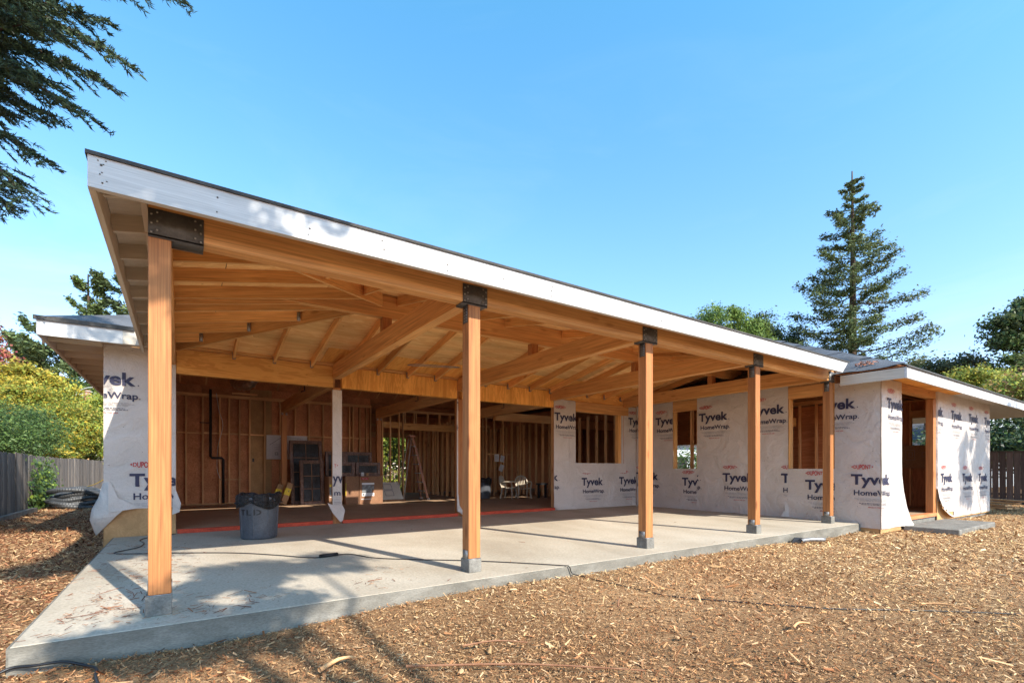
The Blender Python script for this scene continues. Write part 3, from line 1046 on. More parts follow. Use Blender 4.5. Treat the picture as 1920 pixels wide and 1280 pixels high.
# curled edges of wrap
def curl(name, pts, parent):
    """pts: list of rows (each a list of points)"""
    vs = [p for r in pts for p in r]
    k = len(pts[0])
    fs = [[i * k + j, i * k + j + 1, (i + 1) * k + j + 1, (i + 1) * k + j] for i in range(len(pts) - 1) for j in range(k - 1)]
    return from_py(name, vs, fs, 'wrap', parent, smooth=True)
curl('wrap_flap', [[(14.33, FY - .01, .62), (14.36, FY - .012, .60), (14.40, FY - .012, .58)],
                   [(14.31, FY - .05, .40), (14.40, FY - .03, .34), (14.50, FY - .012, .32)],
                   [(14.40, FY - .10, .16), (14.55, FY - .06, .14), (14.72, FY - .012, .16)],
                   [(14.70, FY - .12, .02), (14.85, FY - .07, .04), (15.02, FY - .012, .05)],
                   [(15.05, FY - .09, -.05), (15.2, FY - .05, -.05), (15.35, FY - .012, -.04)],
                   [(15.5, FY - .02, -.09), (15.5, FY - .015, -.08), (15.5, FY - .012, -.06)]], house)
curl('wrap_flap', [[(EX0 - .05, FY - .012, .95), (EX0, FY - .012, .95), (EX0 + .02, FY - .0, .95)],
                   [(EX0 - .05, FY - .012, .6), (EX0 + .04, FY - .03, .62), (EX0 + .12, FY + .02, .60)],
                   [(EX0 - .05, FY - .012, .3), (EX0 + .08, FY - .07, .30), (EX0 + .22, FY - .02, .26)],
                   [(EX0 - .05, FY - .012, .05), (EX0 + .14, FY - .12, .04), (EX0 + .34, FY - .07, .0)],
                   [(EX0 - .05, FY - .012, -.09), (EX0 + .18, FY - .14, -.09), (EX0 + .42, FY - .09, -.085)]], house)
curl('wrap_flap', [[(14.335, FY - .012, 2.86 - .14 * i) if i else (14.335, FY - .012, 2.84), (14.30 - .01 * math.sin(i * 1.7), FY + .05, 2.84 - .14 * i), (14.33, FY + .14, 2.84 - .14 * i)] for i in range(17)], house)
curl('wrap_flap', [[(-.985, 9.90, .88), (-.99, 9.885, .86), (-.90, 9.885, .88)], [(-1.05, 9.95, .62), (-1.03, 9.83, .62), (-.82, 9.86, .64)], [(-1.13, 9.98, .45), (-1.06, 9.77, .46), (-.72, 9.80, .44)],
                   [(-1.155, 9.98, .28), (-1.09, 9.73, .27), (-.80, 9.80, .36)], [(-1.10, 9.98, .09), (-1.06, 9.80, .05), (-.97, 9.88, .16)]], house)
curl('wrap_flap', [[(-.92, 9.87, .84), (-.89, 9.87, .86)], [(-.92, 9.80, .60), (-.80, 9.83, .62)], [(-.91, 9.77, .40), (-.52, 9.82, .45)]], house)
curl('wrap_flap', [[(-.075, 9.885, .72), (-.04, 9.88, .70)], [(-.09, 9.86, .50), (.02, 9.85, .50)], [(-.10, 9.84, .32), (.0, 9.83, .36)]], house)
# entry framing
bx('entry_post', EX1, 14.32, FY + .021, FY + .16, .0, 2.66, 'fir_post', house, .003)
bx('entry_header', EX0 - .02, 14.32, FY + .022, FY + .16, 2.67, 2.86, 'fir_beam', house)
bx('entry_header', EX0, 14.1, 4.9, 5.02, 2.35, 2.63, 'fir_beam', house)
bx('entry_jamb', EX0 - .0, EX0 + .04, FY + .022, FY + .16, .07, 2.66, 'stud', house)
bx('entry_sill', EX0 + .02, 14.32, FY + .0, FY + .12, .002, .075, 'orange_red', house)
# cross wall in the entry with a window hole
KX = 16.3
boxes('wall_sheathing', [(KX, KX + .015, 3.85, 7.9, .07, 1.70), (KX, KX + .015, 4.88, 7.9, 1.701, 2.9), (KX, KX + .015, 3.85, 3.95, 1.701, 2.9), (KX, KX + .015, 3.951, 4.879, 2.43, 2.9)], 'ply_wall', house)
for y in (3.96, 4.30, 4.84, 5.2, 5.6, 6.0, 6.4):
    top = 1.66 if 3.95 < y < 4.8 else 2.85
    bx('stud', KX - .10, KX - .003, y, y + .04, .07, top, 'stud', house)
bx('sill_board', KX - .11, KX - .002, 3.95, 4.88, 1.662, 1.70, 'stud', house)
bx('window_header', KX - .11, KX - .002, 3.95, 4.88, 2.44, 2.62, 'stud', house)
bx('top_plate', KX - .11, KX - .002, 3.95, 7.9, 2.86, 2.9, 'stud', house)
pl = from_py('plan_sheet', [(KX - .13, 5.10, 1.09), (KX - .13, 4.0, 1.09), (KX - .13, 4.0, 1.68), (KX - .13, 5.10, 1.70), (KX - .122, 5.10, 1.09), (KX - .122, 4.0, 1.09), (KX - .122, 4.0, 1.68), (KX - .122, 5.10, 1.70)],
             [[0, 1, 2, 3], [7, 6, 5, 4], [0, 4, 5, 1], [2, 6, 7, 3], [1, 5, 6, 2], [0, 3, 7, 4]], 'cardboard')
tag(pl, 'buff board with a drawn floor plan fixed below the entry window opening', 'board')
def frame_print(a0, a1, b0, b1, t=.006, mi=2):
    return [([(a0, b0), (a1, b0), (a1, b0 + t), (a0, b0 + t)], [[0, 1, 2, 3]], mi), ([(a0, b1 - t), (a1, b1 - t), (a1, b1), (a0, b1)], [[0, 1, 2, 3]], mi),
            ([(a0, b0 + t), (a0 + t, b0 + t), (a0 + t, b1 - t), (a0, b1 - t)], [[0, 1, 2, 3]], mi), ([(a1 - t, b0 + t), (a1, b0 + t), (a1, b1 - t), (a1 - t, b1 - t)], [[0, 1, 2, 3]], mi)]
put_print('printed_plan', frame_print(.15, .35, .22, .48) + frame_print(.22, .30, .30, .42) + frame_print(.5, .62, .3, .42) + frame_print(.75, .82, .3, .45), (KX - .133, 5.10, 1.09), (0, -1, 0), (0, 0, 1), (0, 1.1, 0, .6), pl)
# wing interior framing seen through openings
for y in np.arange(4.4, 9.6, .41):
    bx('stud', 13.6, 13.69, float(y), float(y) + .04, .07, 2.75, 'stud', house)
bx('top_plate', 13.6, 13.69, 4.4, 9.6, 2.752, 2.84, 'stud', house)
boxes('wall_sheathing', [(13.70, 13.715, 4.42, 6.8, .07, 2.7), (13.70, 13.715, 8.6, 9.6, .07, 2.7)], 'ply_wall', house)
for x in np.arange(11.6, 13.6, .41):
    bx('stud', float(x), float(x) + .04, 6.55, 6.64, .07, 2.75, 'stud', house)
bx('door_header', 11.3, 13.6, 6.54, 6.65, 2.2, 2.42, 'fir', house)
# ceiling joists of wing
for i in range(12):
    y = 4.3 + .46 * i
    bx('ceiling_joist', 11.3, 18.4, y, y + .038, 2.91, 3.05, 'stud', house)

# interior of the main house ----------------------------------------------------------
BY = 16.3
bx('top_plate', -.9, 5.3, BY - .14, BY - .002, 3.10, 3.18, 'stud', house)
bx('bottom_plate', -.9, 5.3, BY - .14, BY - .002, .068, .105, 'stud', house)
for i, (a, b) in enumerate(((-.9, .52), (.524, 1.72), (1.724, 2.30), (2.304, 3.52), (3.524, 4.74), (4.744, 5.3))):
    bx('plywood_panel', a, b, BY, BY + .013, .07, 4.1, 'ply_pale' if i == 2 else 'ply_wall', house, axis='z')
multi_box('light_leak_backing', [(-.9, 5.3, BY + .014, BY + .02, .07, 4.1)], 'felt_edge', house)  # unseen backing added to stop light leaking between the panels
studx = [-.1, .13, .52, .93, 1.16, 1.42, 1.68, 2.08, 2.50, 2.92, 3.32, 3.74, 4.16, 4.56, 4.68, 4.90, 5.12, 5.26]
for i, x in enumerate(studx):
    bx('stud', x, x + .042, BY - .14, BY - .003, .107, 3.098, 'stud', house)
for a, b in zip(studx[:-1], studx[1:]):
    if b - a > .1:
        z = 2.06 + random.uniform(-.012, .012)
        bx('blocking', a + .044, b - .002, BY - .12, BY - .004, z, z + .04, 'stud', house)
bx('blocking', .95, 1.5, BY - .15, BY - .144, .75, .79, 'stud', house)
# rafters and deck above the back wall
HP = .45
zh_back = lambda x, y: 3.34 + HP * (16.9 - y)
for i in range(16):
    x = -.6 + .61 * i
    pa = Vector((x, 16.28, zh_back(x, 16.28) - .10))
    pb = Vector((x, 13.15, zh_back(x, 13.15) - .10))
    lumber('rafter', pa, pb, .04, .18, 'stud', house)
bx('ridge_board', 1.0, 13.0, 13.08, 13.12, 4.75, 4.98, 'stud', house)
zh_front = lambda x, y: 3.34 + HP * (y - 9.95)
for i in range(18):
    x = -.6 + .61 * i
    if x > 11:
        break
    if x > 1.9:
        pa = Vector((x, 10.2, zh_front(x, 10.2) - .06))
        pb = Vector((x, 13.05, zh_front(x, 13.05) - .10))
        lumber('rafter', pa, pb, .04, .14, 'stud', house)
# interior depth beams with posts
for x, far in ((2.50, 15.5), (5.29, 15.5), (7.98, 15.2)):
    bx('interior_beam', x - .065, x + .065, 10.05, far, 2.69, 2.99, 'fir_beam', house, .003)
    p = bx('interior_post', x - .07, x + .07, far - .14, far - .005, .07, 2.685, 'fir_post', house, axis='z')
    multi_box('post_cap', [(x - .08, x - .03, far - .15, far - .141, 2.62, 2.70), (x + .03, x + .08, far - .15, far - .141, 2.62, 2.70)], 'alu', p)
    tube('hook', [(x - .12, 12.0, 3.02), (x - .12, 12.0, 2.86), (x - .2, 12.0, 2.84)], .012, 'black', p, 6)
bx('interior_beam', 8.2, 11.1, 13.0, 13.13, 2.60, 2.85, 'fir_beam', house)
# open stud partition P1
PY = 15.55
def stud_wall(xs, y, z0, z1, mat='stud', d=.09, plates=True):
    for x in xs:
        bx('stud', x, x + .04, y, y + d, z0, z1, mat, house)
    if plates:
        bx('top_plate', xs[0] - .02, xs[-1] + .06, y, y + d, z1 + .002, z1 + .08, mat, house)
stud_wall([5.45, 5.72, 6.02, 6.16], PY, .07, 2.95)
stud_wall([8.16, 8.45, 8.85, 9.25, 9.40, 9.75, 10.15, 10.55, 10.95], PY, .07, 2.95)
bx('door_header', 6.20, 8.155, PY, PY + .1, 2.37, 2.60, 'fir', house)
for x in (6.22, 6.55, 6.62, 7.05, 7.5, 7.9):
    bx('cripple_stud', x, x + .04, PY, PY + .09, 2.602, 2.95, 'stud', house)
bx('top_plate', 6.23, 8.13, PY, PY + .09, 2.952, 3.03, 'stud', house)
for a, b in ((8.205, 8.445), (8.495, 8.845), (9.445, 9.745), (9.795, 10.145), (10.2, 10.545)):
    bx('blocking', a, b, PY + .01, PY + .085, 1.60, 1.64, 'stud', house)
for x in (6.0,):
    bx('header_panel', 5.50, 6.14, PY + .02, PY + .07, 2.42, 2.62, 'fir', house)
# more partitions behind, irregular spacing
stud_wall([8.3, 8.62, 9.05, 9.5, 9.95, 10.4, 10.8], 17.6, .07, 2.8)
stud_wall([5.6, 6.0, 6.2, 8.1, 8.25, 8.6, 9.0, 9.4, 9.8, 10.2, 10.6, 11.0, 11.4, 12.0, 12.4], 19.4, .07, 2.8)
bx('door_header', 6.24, 8.1, 19.4, 19.49, 2.35, 2.55, 'stud', house)
for k, y in enumerate(np.arange(10.4, 19.3, .41)):
    bx('stud', 11.2, 11.29, float(y), float(y) + .04, .07, 2.8, 'stud', house)
for k, y in enumerate(np.arange(15.9, 19.3, .41)):
    bx('stud', 8.15, 8.24, float(y), float(y) + .04, .07, 2.8, 'stud', house)
from_py('gable_panel', [(11.3, 16.79, 2.9), (23.8, 16.79, 2.9), (17.3, 16.79, 5.84), (11.3, 16.79, 3.1), (11.3, 16.80, 2.9), (23.8, 16.80, 2.9), (17.3, 16.80, 5.84), (11.3, 16.80, 3.1)], [[0, 1, 2, 3], [7, 6, 5, 4], [0, 4, 5, 1], [1, 5, 6, 2], [2, 6, 7, 3], [3, 7, 4, 0]], 'ply_wall', house)
boxes('wall_sheathing', [(5.601, 6.75, 19.5, 19.515, .07, 2.449), (7.85, 8.099, 19.5, 19.515, .07, 2.449), (5.31, 5.6, 19.5, 19.515, .07, 3.3), (8.1, 9.3, 19.5, 19.515, .07, 3.3), (9.9, 12.9, 19.5, 19.515, .07, 3.3), (5.6, 8.1, 19.5, 19.515, 2.451, 3.28),
                             (5.31, 5.325, BY + .02, 19.5, .07, 3.3), (9.301, 9.899, 19.5, 19.515, .07, 3.28), (12.9, 17.0, 20.2, 20.215, .07, 3.3), (17.25, 18.4, 20.2, 20.215, .07, 3.3), (18.4, 18.415, 15.2, 20.2, .07, 3.3), (17.0, 17.25, 20.2, 20.215, .07, .9), (17.0, 17.25, 20.2, 20.215, 2.0, 3.3), (13.70, 13.715, 6.801, 8.599, 1.95, 2.7), (13.70, 13.715, 9.62, 11.4, 1.85, 4.1)], 'ply_wall', house)
bx('flat_ceiling', 5.31, 18.4, 16.45, 20.4, 3.285, 3.30, 'ply_wall', house)
# plastic lattice screen across the far doorway
lat = thing('lattice_screen', 'dark lattice screen standing across the far doorway with leaves behind', 'lattice', (7.2, 19.7, 0))
for i in range(11):
    tube('lattice_bar', [(6.7 + .115 * i, 19.7, .08), (6.7 + .115 * i, 19.7, 2.3)], .009, 'black', lat, 5)
for i in range(12):
    tube('lattice_bar', [(6.6, 19.715, .12 + .19 * i), (8.0, 19.715, .12 + .19 * i)], .009, 'black', lat, 5)
# plumbing and wires in the back wall
tube('drain_pipe', [(.72, BY - .19, 3.30), (.72, BY - .19, 1.42), (.76, BY - .19, 1.38), (1.0, BY - .19, 1.38), (1.03, BY - .19, 1.34), (1.03, BY - .19, .10)], .035, 'blackpipe', house, 10)
tube('drain_pipe', [(.46, BY - .18, 2.36), (.72, BY - .18, 2.36)], .015, 'blackpipe', house, 6)
tube('cable', smooth_path([(.86, BY - .17, 3.2), (.93, BY - .17, 2.7), (1.02, BY - .17, 2.3), (.9, BY - .17, 1.7), (.88, BY - .17, 1.1), (.95, BY - .17, .8)], 5), .008, 'wire', house, 5)
bx('outlet_box', 1.78, 1.83, BY - .01, BY - .001, 1.28, 1.38, 'black', house)
tube('foil_duct', smooth_path([(1.30, 15.9, 3.55), (1.42, 15.4, 3.38), (1.62, 15.0, 3.45), (1.7, 14.8, 3.8)], 6), .15, 'foil', house, 14, ribs=.05)
bx('duct_frame', 1.15, 1.75, 14.85, 14.89, 3.05, 3.09, 'stud', house)

# main roof --------------------------------------------------------------------------
hz = lambda x, y: 3.105
MX0, MY0 = -1.64, 9.30
zfr = lambda x, y: 3.15 + HP * (y - MY0)
zbk = lambda x, y: 3.15 + HP * (16.9 - y)
zlf = lambda x, y: 3.15 + HP * (x - MX0)
h_ = (16.9 - MY0) / 2
def roof_plane(poly, zf, name='roof_panel'):
    slab_poly(name, poly, zf, .018, 'ply_wall', house, lift=.0)
    slab_poly('roofing_felt', poly, zf, .02, 'felt', house, lift=.021)
roof_plane([(MX0, MY0), (-.56, MY0), (-.56, 10.38)], zfr)
roof_plane([(-.56, 10.38), (-.56, 10.12), (13.0, 10.12), (15, MY0 + h_), (MX0 + h_, MY0 + h_)], zfr)
roof_plane([(MX0, MY0), (MX0 + h_, MY0 + h_), (MX0, 16.9)], zlf)
roof_plane([(MX0, 16.9), (MX0 + h_, MY0 + h_), (15, MY0 + h_), (15, 16.9)], zbk)
bx('fascia', MX0, -.70, MY0 - .002, MY0 + .036, 2.935, 3.145, 'white_wood', house)
bx('fascia', -.698, -.30, MY0 + .002, MY0 + .036, 2.94, 3.14, 'cream_wood', house)
bx('fascia', MX0, MX0 + .038, MY0 + .038, 16.9, 2.935, 3.14, 'white_wood', house)
bx('felt_edge', MX0 - .03, -.56, MY0 - .03, MY0 - .004, 3.14, 3.20, 'felt_edge', house)
for i in range(12):
    y = MY0 + .5 + .6 * i
    bx('rafter_tail', MX0 + .04, -.99, y, y + .04, 2.96, 3.12, 'cream_wood', house)
bx('soffit_board', MX0 + .04, -.99, MY0 + .01, 16.8, 3.122, 3.134, 'cream_wood', house, axis='y')
bx('soffit_board', -.985, -.1, MY0 + .01, 9.88, 3.025, 3.035, 'cream_wood', house)
# wing roof
QX0, QY0, QX1, QY1 = 10.65, 3.24, 23.0, 17.0
QZ = 2.885
zq_l = lambda x, y: QZ + HP * (x - QX0)
zq_f = lambda x, y: QZ + HP * (y - QY0)
hw = (QX1 + 1 - QX0) / 2
slab_poly('roof_panel', [(QX0 + .04, QY0 + .05), (11.3, QY0 + .65), (11.3, 4.4), (QX0 + .04, 4.4)], zq_l, .018, 'ply_wall', house)
slab_poly('roof_panel', [(11.3, QY0 + .65), (QX0 + hw, QY0 + hw), (QX0 + hw, QY1 - .2), (11.3, QY1 - .2)], zq_l, .018, 'ply_wall', house)
slab_poly('roof_panel', [(QX0, QY0), (QX1 + 1, QY0), (QX1 - hw + 1, QY0 + hw), (QX0 + hw, QY0 + hw)], zq_f, .018, 'ply_wall', house)
slab_poly('roof_panel', [(QX1 - hw + 1, QY0 + hw), (QX1 + 1, QY0), (QX1 + 1, QY1 - .2), (QX1 - hw + 1, QY1 - .2)], lambda x, y: QZ + HP * (QX1 + 1 - x), .018, 'felt', house)
slab_poly('roofing_felt', [(QX0, QY0), (QX1 + 1, QY0), (QX1 - hw + 1, QY0 + hw), (QX0 + hw, QY0 + hw)], zq_f, .02, 'felt', house, lift=.021)
# felt strips on the visible left slope, lapped and wrinkled
for k in range(7):
    x0_ = QX0 - .03 + .85 * k
    x1_ = x0_ + .95
    nx, ny = 8, 60
    vs, fs = [], []
    for i in range(nx + 1):
        xk = x0_ + (x1_ - x0_) * i / nx
        ya = QY0 - .02 + max(0, xk - QX0)
        for j in range(ny + 1):
            yb = QY1 - .2 if xk > 11.25 else 4.42
            y = ya + (max(yb, ya + .02) - ya) * j / ny
            wv = .035 * abs(mnoise.noise(Vector((xk * 1.3, y * 1.1, k * 2.0)))) + .03 * max(0, mnoise.noise(Vector((xk * 3, y * 2.5, 7.0))))
            lap = .02 * (1 - i / nx)
            vs.append((xk, y, zq_l(xk, y) + .024 + .004 * k * 0 + lap + wv))
    for i in range(nx):
        for j in range(ny):
            a = i * (ny + 1) + j
            fs.append([a, a + ny + 1, a + ny + 2, a + 1])
    from_py('roofing_felt', vs, fs, 'felt', house, smooth=True)
# buckled flaps of felt
def buckle(cx_, cy_, L, W, H, seed):
    vs, fs = [], []
    n, m = 14, 6
    for i in range(n + 1):
        for j in range(m + 1):
            u, v = i / n, j / m
            x = cx_ + (v - .5) * W + .05 * math.sin(u * 5 + seed)
            y = cy_ + (u - .5) * L
            z = zq_l(x, y) + .03 + H * math.sin(math.pi * v) * (math.sin(math.pi * u) ** .6) * (1 + .3 * math.sin(u * 9 + seed))
            vs.append((x, y, z))
    for i in range(n):
        for j in range(m):
            a = i * (m + 1) + j
            fs.append([a, a + m + 1, a + m + 2, a + 1])
    from_py('felt_buckle', vs, fs, 'felt', house, smooth=True)
buckle(11.55, 4.9, 1.3, .4, .10, 0)
buckle(11.75, 5.6, .9, .35, .13, 2)
buckle(11.9, 6.9, 1.2, .3, .07, 4)
buckle(12.6, 6.4, 1.2, .4, .08, 5)
bx('fascia', QX0, QX0 + .038, QY0 + .04, 4.30, 2.69, QZ - .005, 'cream_wood', house)
for a, b in ((QX0, 14.9), (14.902, 18.4), (18.402, QX1 + 1)):
    bx('fascia', a, b, QY0 - .0, QY0 + .038, 2.688, QZ - .005, 'white_wood', house)
bx('felt_edge', QX0 - .03, QX1 + 1, QY0 - .03, QY0 - .002, QZ - .004, QZ + .016, 'felt_edge', house)
bx('soffit_board', 11.16, 15.3, QY0 + .04, FY + .02, 2.84, 2.852, 'ply_orange', house)
bx('soffit_board', QX0 + .04, 11.14, QY0 + .04, 4.29, 2.80, 2.81, 'cream_wood', house)
bx('soffit_board', 15.302, QX1 + 1, QY0 + .04, FY - .003, 2.84, 2.852, 'white_wood', house)
bx('soffit_board', 18.60, QX1 + 1, FY, 8.0, 2.84, 2.852, 'white_wood', house)
# leaves caught at the valley

# ------------------------------------------------------------------ SMALL OBJECTS
FZ = .068
# step outside the entry
st = bx('concrete_step', 12.19, 14.66, 2.90, 3.77, -.30, -.08, 'concrete_pier', None, .012)
tag(st, 'low concrete step lying in the wood chips before the entry', 'step')

# --- grey bin with bag
def bin_(loc, label, text, group=None):
    t = thing('trash_bin', label, 'trash bin', loc, group)
    x, y, z = loc
    lathe('body', [(.235, 0), (.252, .008), (.256, .03), (.264, .2), (.274, .42), (.282, .60), (.292, .605), (.294, .64), (.28, .645)], 'bin', t, 40, loc)
    for k in range(8):
        a = 2 * math.pi * k / 8 + .35
        d = Vector((math.cos(a), math.sin(a), 0))
        s = Vector((-d.y, d.x, 0))
        vs = []
        for zz, r in ((.05, .2565), (.52, .2785)):
            for q, o in ((-.012, 0), (-.005, .007), (.005, .007), (.012, 0)):
                vs.append(Vector(loc) + d * (r + o) + s * q + Vector((0, 0, zz)))
        from_py('rib', vs, [[0, 1, 5, 4], [1, 2, 6, 5], [2, 3, 7, 6]], 'bin', t)
    def wob(a, zz, r):
        return (.012 * math.sin(a * 7) + .010 * math.sin(a * 13 + 1) + .004 * math.sin(a * 29), .018 * math.sin(a * 3 + 1) + .012 * math.sin(a * 8) - (.08 * max(0, math.cos(a - 4.95)) ** 12 if zz < .56 else 0) - (.05 * max(0, math.cos(a - 3.0)) ** 6 if zz < .56 else 0))
    lathe('bag', [(.300, .535), (.304, .57), (.310, .625), (.306, .665), (.290, .69), (.265, .685), (.24, .64), (.22, .5), (.1, .42)], 'bag', t, 96, loc, wob=wob)
    for a in (math.radians(185), math.radians(5)):
        d = Vector((math.cos(a), math.sin(a), 0))
        s = Vector((-d.y, d.x, 0))
        p = Vector(loc) + d * .285
        tube('handle', [p + s * .06 + Vector((0, 0, .56)), p + d * .045 + s * .05 + Vector((0, 0, .55)), p + d * .045 - s * .05 + Vector((0, 0, .55)), p - s * .06 + Vector((0, 0, .56))], .011, 'black', t, 6)
    if text:
        # letters bent onto the body; stencil breaks
        vs0, fs0, mi = [], [], []
        R0 = .263
        a0 = math.radians(203)
        def add(poly):
            b = len(vs0)
            for (u, v) in poly:
                ang = a0 + u * 1.35 / R0
                rr_ = .264 + .010 * ((.375 + v - .2) / .22) + .004
                vs0.append((x + rr_ * math.cos(ang), y + rr_ * math.sin(ang), z + .375 + v))
            fs0.append(list(range(b, b + len(poly))))
        H = .085
        def rect(u0, u1, v0, v1):
            n = max(1, int((u1 - u0) / .02))
            for i in range(n):
                p_, q_ = u0 + (u1 - u0) * i / n, u0 + (u1 - u0) * (i + 1) / n
                add([(p_, v0), (q_, v0), (q_, v1), (p_, v1)])
        rect(0, .022, H - .016, H); rect(.040, .058, H - .016, H); rect(.021, .038, 0, H)        # T
        rect(.075, .093, 0, H); rect(.097, .128, 0, .016)                                          # L
        rect(.150, .166, 0, H)                                                                     # D
        n = 8
        for i in range(n):
            t0, t1 = -math.pi / 2 + math.pi * i / n, -math.pi / 2 + math.pi * (i + 1) / n
            f = lambda t_, r_: (.178 + r_ * 1.15 * math.cos(t_), H / 2 + r_ * math.sin(t_))
            add([f(t0, H / 2 - .016), f(t0, H / 2), f(t1, H / 2), f(t1, H / 2 - .016)])
        from_py('lettering', vs0, fs0, 'black', t)
    return t
bin_((1.03, 8.45 + .10, .0), 'grey rubbish bin lettered TLD with a black bag over its rim', True)
bin_((8.48, 14.26, FZ), 'dull grey bin inside the house, half hidden behind the second post', False)

# --- wrapped window units leaning / lying
def leaning_window(name, label, x0, x1, y0, h, lean, panes, group='shrink wrapped window units', zb=FZ, th=.09, yaw=0.0):
    t = thing(name, label, 'window unit', ((x0 + x1) / 2, y0, zb), group)
    w = x1 - x0
    R = Matrix.Translation(((x0 + x1) / 2, y0, zb)) @ Matrix.Rotation(yaw, 4, 'Z') @ Matrix.Rotation(-lean, 4, 'X')
    def b(nm, a0, a1, d0, d1, z0, z1, mat, parent=t, ch=0):
        dx, dy, dz = a1 - a0, d1 - d0, z1 - z0
        return link(nm, box_mesh(dx, dy, dz, mat, ch), parent, None, R @ Matrix.Translation(((a0 + a1) / 2, (d0 + d1) / 2, (z0 + z1) / 2)))
    fr = .085
    b('frame', -w / 2, -w / 2 + fr, 0, th, 0, h, 'shrink', ch=.006)
    b('frame', w / 2 - fr, w / 2, 0, th, 0, h, 'shrink', ch=.006)
    b('frame', -w / 2 + fr + .001, w / 2 - fr - .001, 0, th, 0, fr, 'shrink', ch=.006)
    b('frame', -w / 2 + fr + .001, w / 2 - fr - .001, 0, th, h - fr, h, 'shrink', ch=.006)
    nx, nz = panes
    gw, gh = (w - 2 * fr), (h - 2 * fr)
    for i in range(nx):
        for j in range(nz):
            b('pane', -w / 2 + fr + gw * i / nx + .012, -w / 2 + fr + gw * (i + 1) / nx - .012, .03, .045, fr + gh * j / nz + .012, fr + gh * (j + 1) / nz - .012, 'glass')
    b('backing', -w / 2 + fr, w / 2 - fr, .05, .07, fr, h - fr, 'cardboard_dark')
    return t
leaning_window('window_unit', 'tallest shrink wrapped window leaning on the wall below the plan', 2.62, 3.50, 14.95, 1.86, .17, (2, 4))
leaning_window('window_unit', 'shorter six pane wrapped window leaning in front of the tallest one', 2.80, 3.44, 14.62, 1.26, .12, (2, 3))
leaning_window('window_unit', 'wrapped window standing behind the left carton, topmost at the left of the stack', 3.56, 4.14, 14.95, 1.52, .05, (1, 3))
leaning_window('window_unit', 'wrapped window at the back right above the carton stack', 4.12, 4.95, 14.98, 1.52, .04, (2, 3))
leaning_window('window_unit', 'wide wrapped window lying on the carton with the printed label', 4.27, 5.0, 14.40, .40, .06, (1, 1), zb=.865)
leaning_window('window_unit', 'small wrapped window with a yellow sticker on top of the middle carton', 3.74, 4.25, 14.42, .40, .06, (1, 1), zb=.865)

def carton(label, x0, x1, y0, y1, z0, z1, mat='cardboard_dark', prints=None, name='carton', group='brown cartons stacked in the open room', rot=None):
    cx_, cy_ = (x0 + x1) / 2, (y0 + y1) / 2
    t = thing(name, label, 'carton', (cx_, cy_, z0), group)
    bx('box', x0, x1, y0, y1, z0, z1, mat, t, .004, axis='x')
    bx('flap_seam', x0 + .01, x1 - .01, cy_ - .003, cy_ + .003, z1, z1 + .002, 'darkink', t)
    if prints:
        put_print('printed_label', prints, (x0, y0 - .003, z0), (1, 0, 0), (0, 0, 1), (0, x1 - x0, 0, z1 - z0), t, mats=('label_white', 'label_red', 'label_photo', 'black', 'yellow'))
    return t
def R_(a0, a1, b0, b1, mi):
    return ([(a0, b0), (a1, b0), (a1, b1), (a0, b1)], [[0, 1, 2, 3]], mi)
T_ = lambda s, x, y, w, c, mi: (*text_place(s, x, y, w, c, .01), mi)
carton('right carton with a red tag and a white product label, lit along its foot', 4.262, 4.95, 14.05, 14.75, FZ, .86,
       prints=[R_(.05, .26, .69, .75, 1), ([(x, y + .002) for x, y in T_('PELLA', .075, .705, .16, .03, 0)[0]], T_('PELLA', .075, .705, .16, .03, 0)[1], 0), R_(.07, .43, .55, .60, 0), R_(.08, .36, .32, .545, 2), R_(.37, .42, .40, .53, 2), R_(.07, .43, .22, .31, 0),
               ([(.12 + .026 * math.cos(k * .785), .265 + .026 * math.sin(k * .785)) for k in range(8)], [list(range(8))], 3), *[R_(.22 + .07 * k, .27 + .07 * k, .255, .27, 2) for k in range(3)], R_(.06, .09, .12, .15, 0), R_(.11, .13, .12, .15, 0), R_(.15, .34, .125, .14, 0)])
carton('plain sided middle carton with a yellow edge beside the labelled one', 3.88, 4.255, 14.07, 14.75, FZ, .86, prints=[R_(.0, .015, .25, .6, 4)])
carton('left carton with a red tag and yellow banded label', 3.46, 3.83, 14.22, 14.8, FZ, .86, prints=[R_(.10, .28, .66, .73, 1), T_('PELLA', .13, .68, .12, .03, 4), R_(.02, .24, .50, .57, 4), R_(.02, .24, .25, .49, 2), R_(.02, .26, .20, .215, 0)])
for (x0, y0, lab, h) in ((2.36, 14.72, 'narrow carton banded with yellow tape, leaning right of the bin', .62), (2.16, 14.95, 'narrow taped carton leaning behind the bin bag', .58)):
    t = thing('small_carton', lab, 'carton', (x0, y0, FZ), 'narrow cartons with yellow tape')
    R0 = Matrix.Translation((x0, y0, FZ + .03)) @ Matrix.Rotation(.36, 4, 'Y') @ Matrix.Rotation(-.25, 4, 'X')
    link('box', box_mesh(.15, .12, h, 'cardboard', .004), t, None, R0 @ Matrix.Translation((0, 0, h / 2)))
    link('tape', box_mesh(.153, .123, .20, 'yellow', .002), t, None, R0 @ Matrix.Translation((0, 0, h * .58)))
    link('tape', box_mesh(.02, .126, .05, 'navy', 0), t, None, R0 @ Matrix.Translation((0.02, 0, h * .62)))
tag(link('small_box', box_mesh(.07, .07, .10, 'paper', .002), None, None, Matrix.Translation((4.36, 14.10, .918))), 'tiny pale box on the labelled carton, left one of two', 'box', 'tiny boxes on a carton')
tag(link('small_box', box_mesh(.07, .07, .08, 'cardboard', .002), None, None, Matrix.Translation((4.50, 14.10, .908))), 'tiny buff box on the labelled carton, right one of two', 'box', 'tiny boxes on a carton')
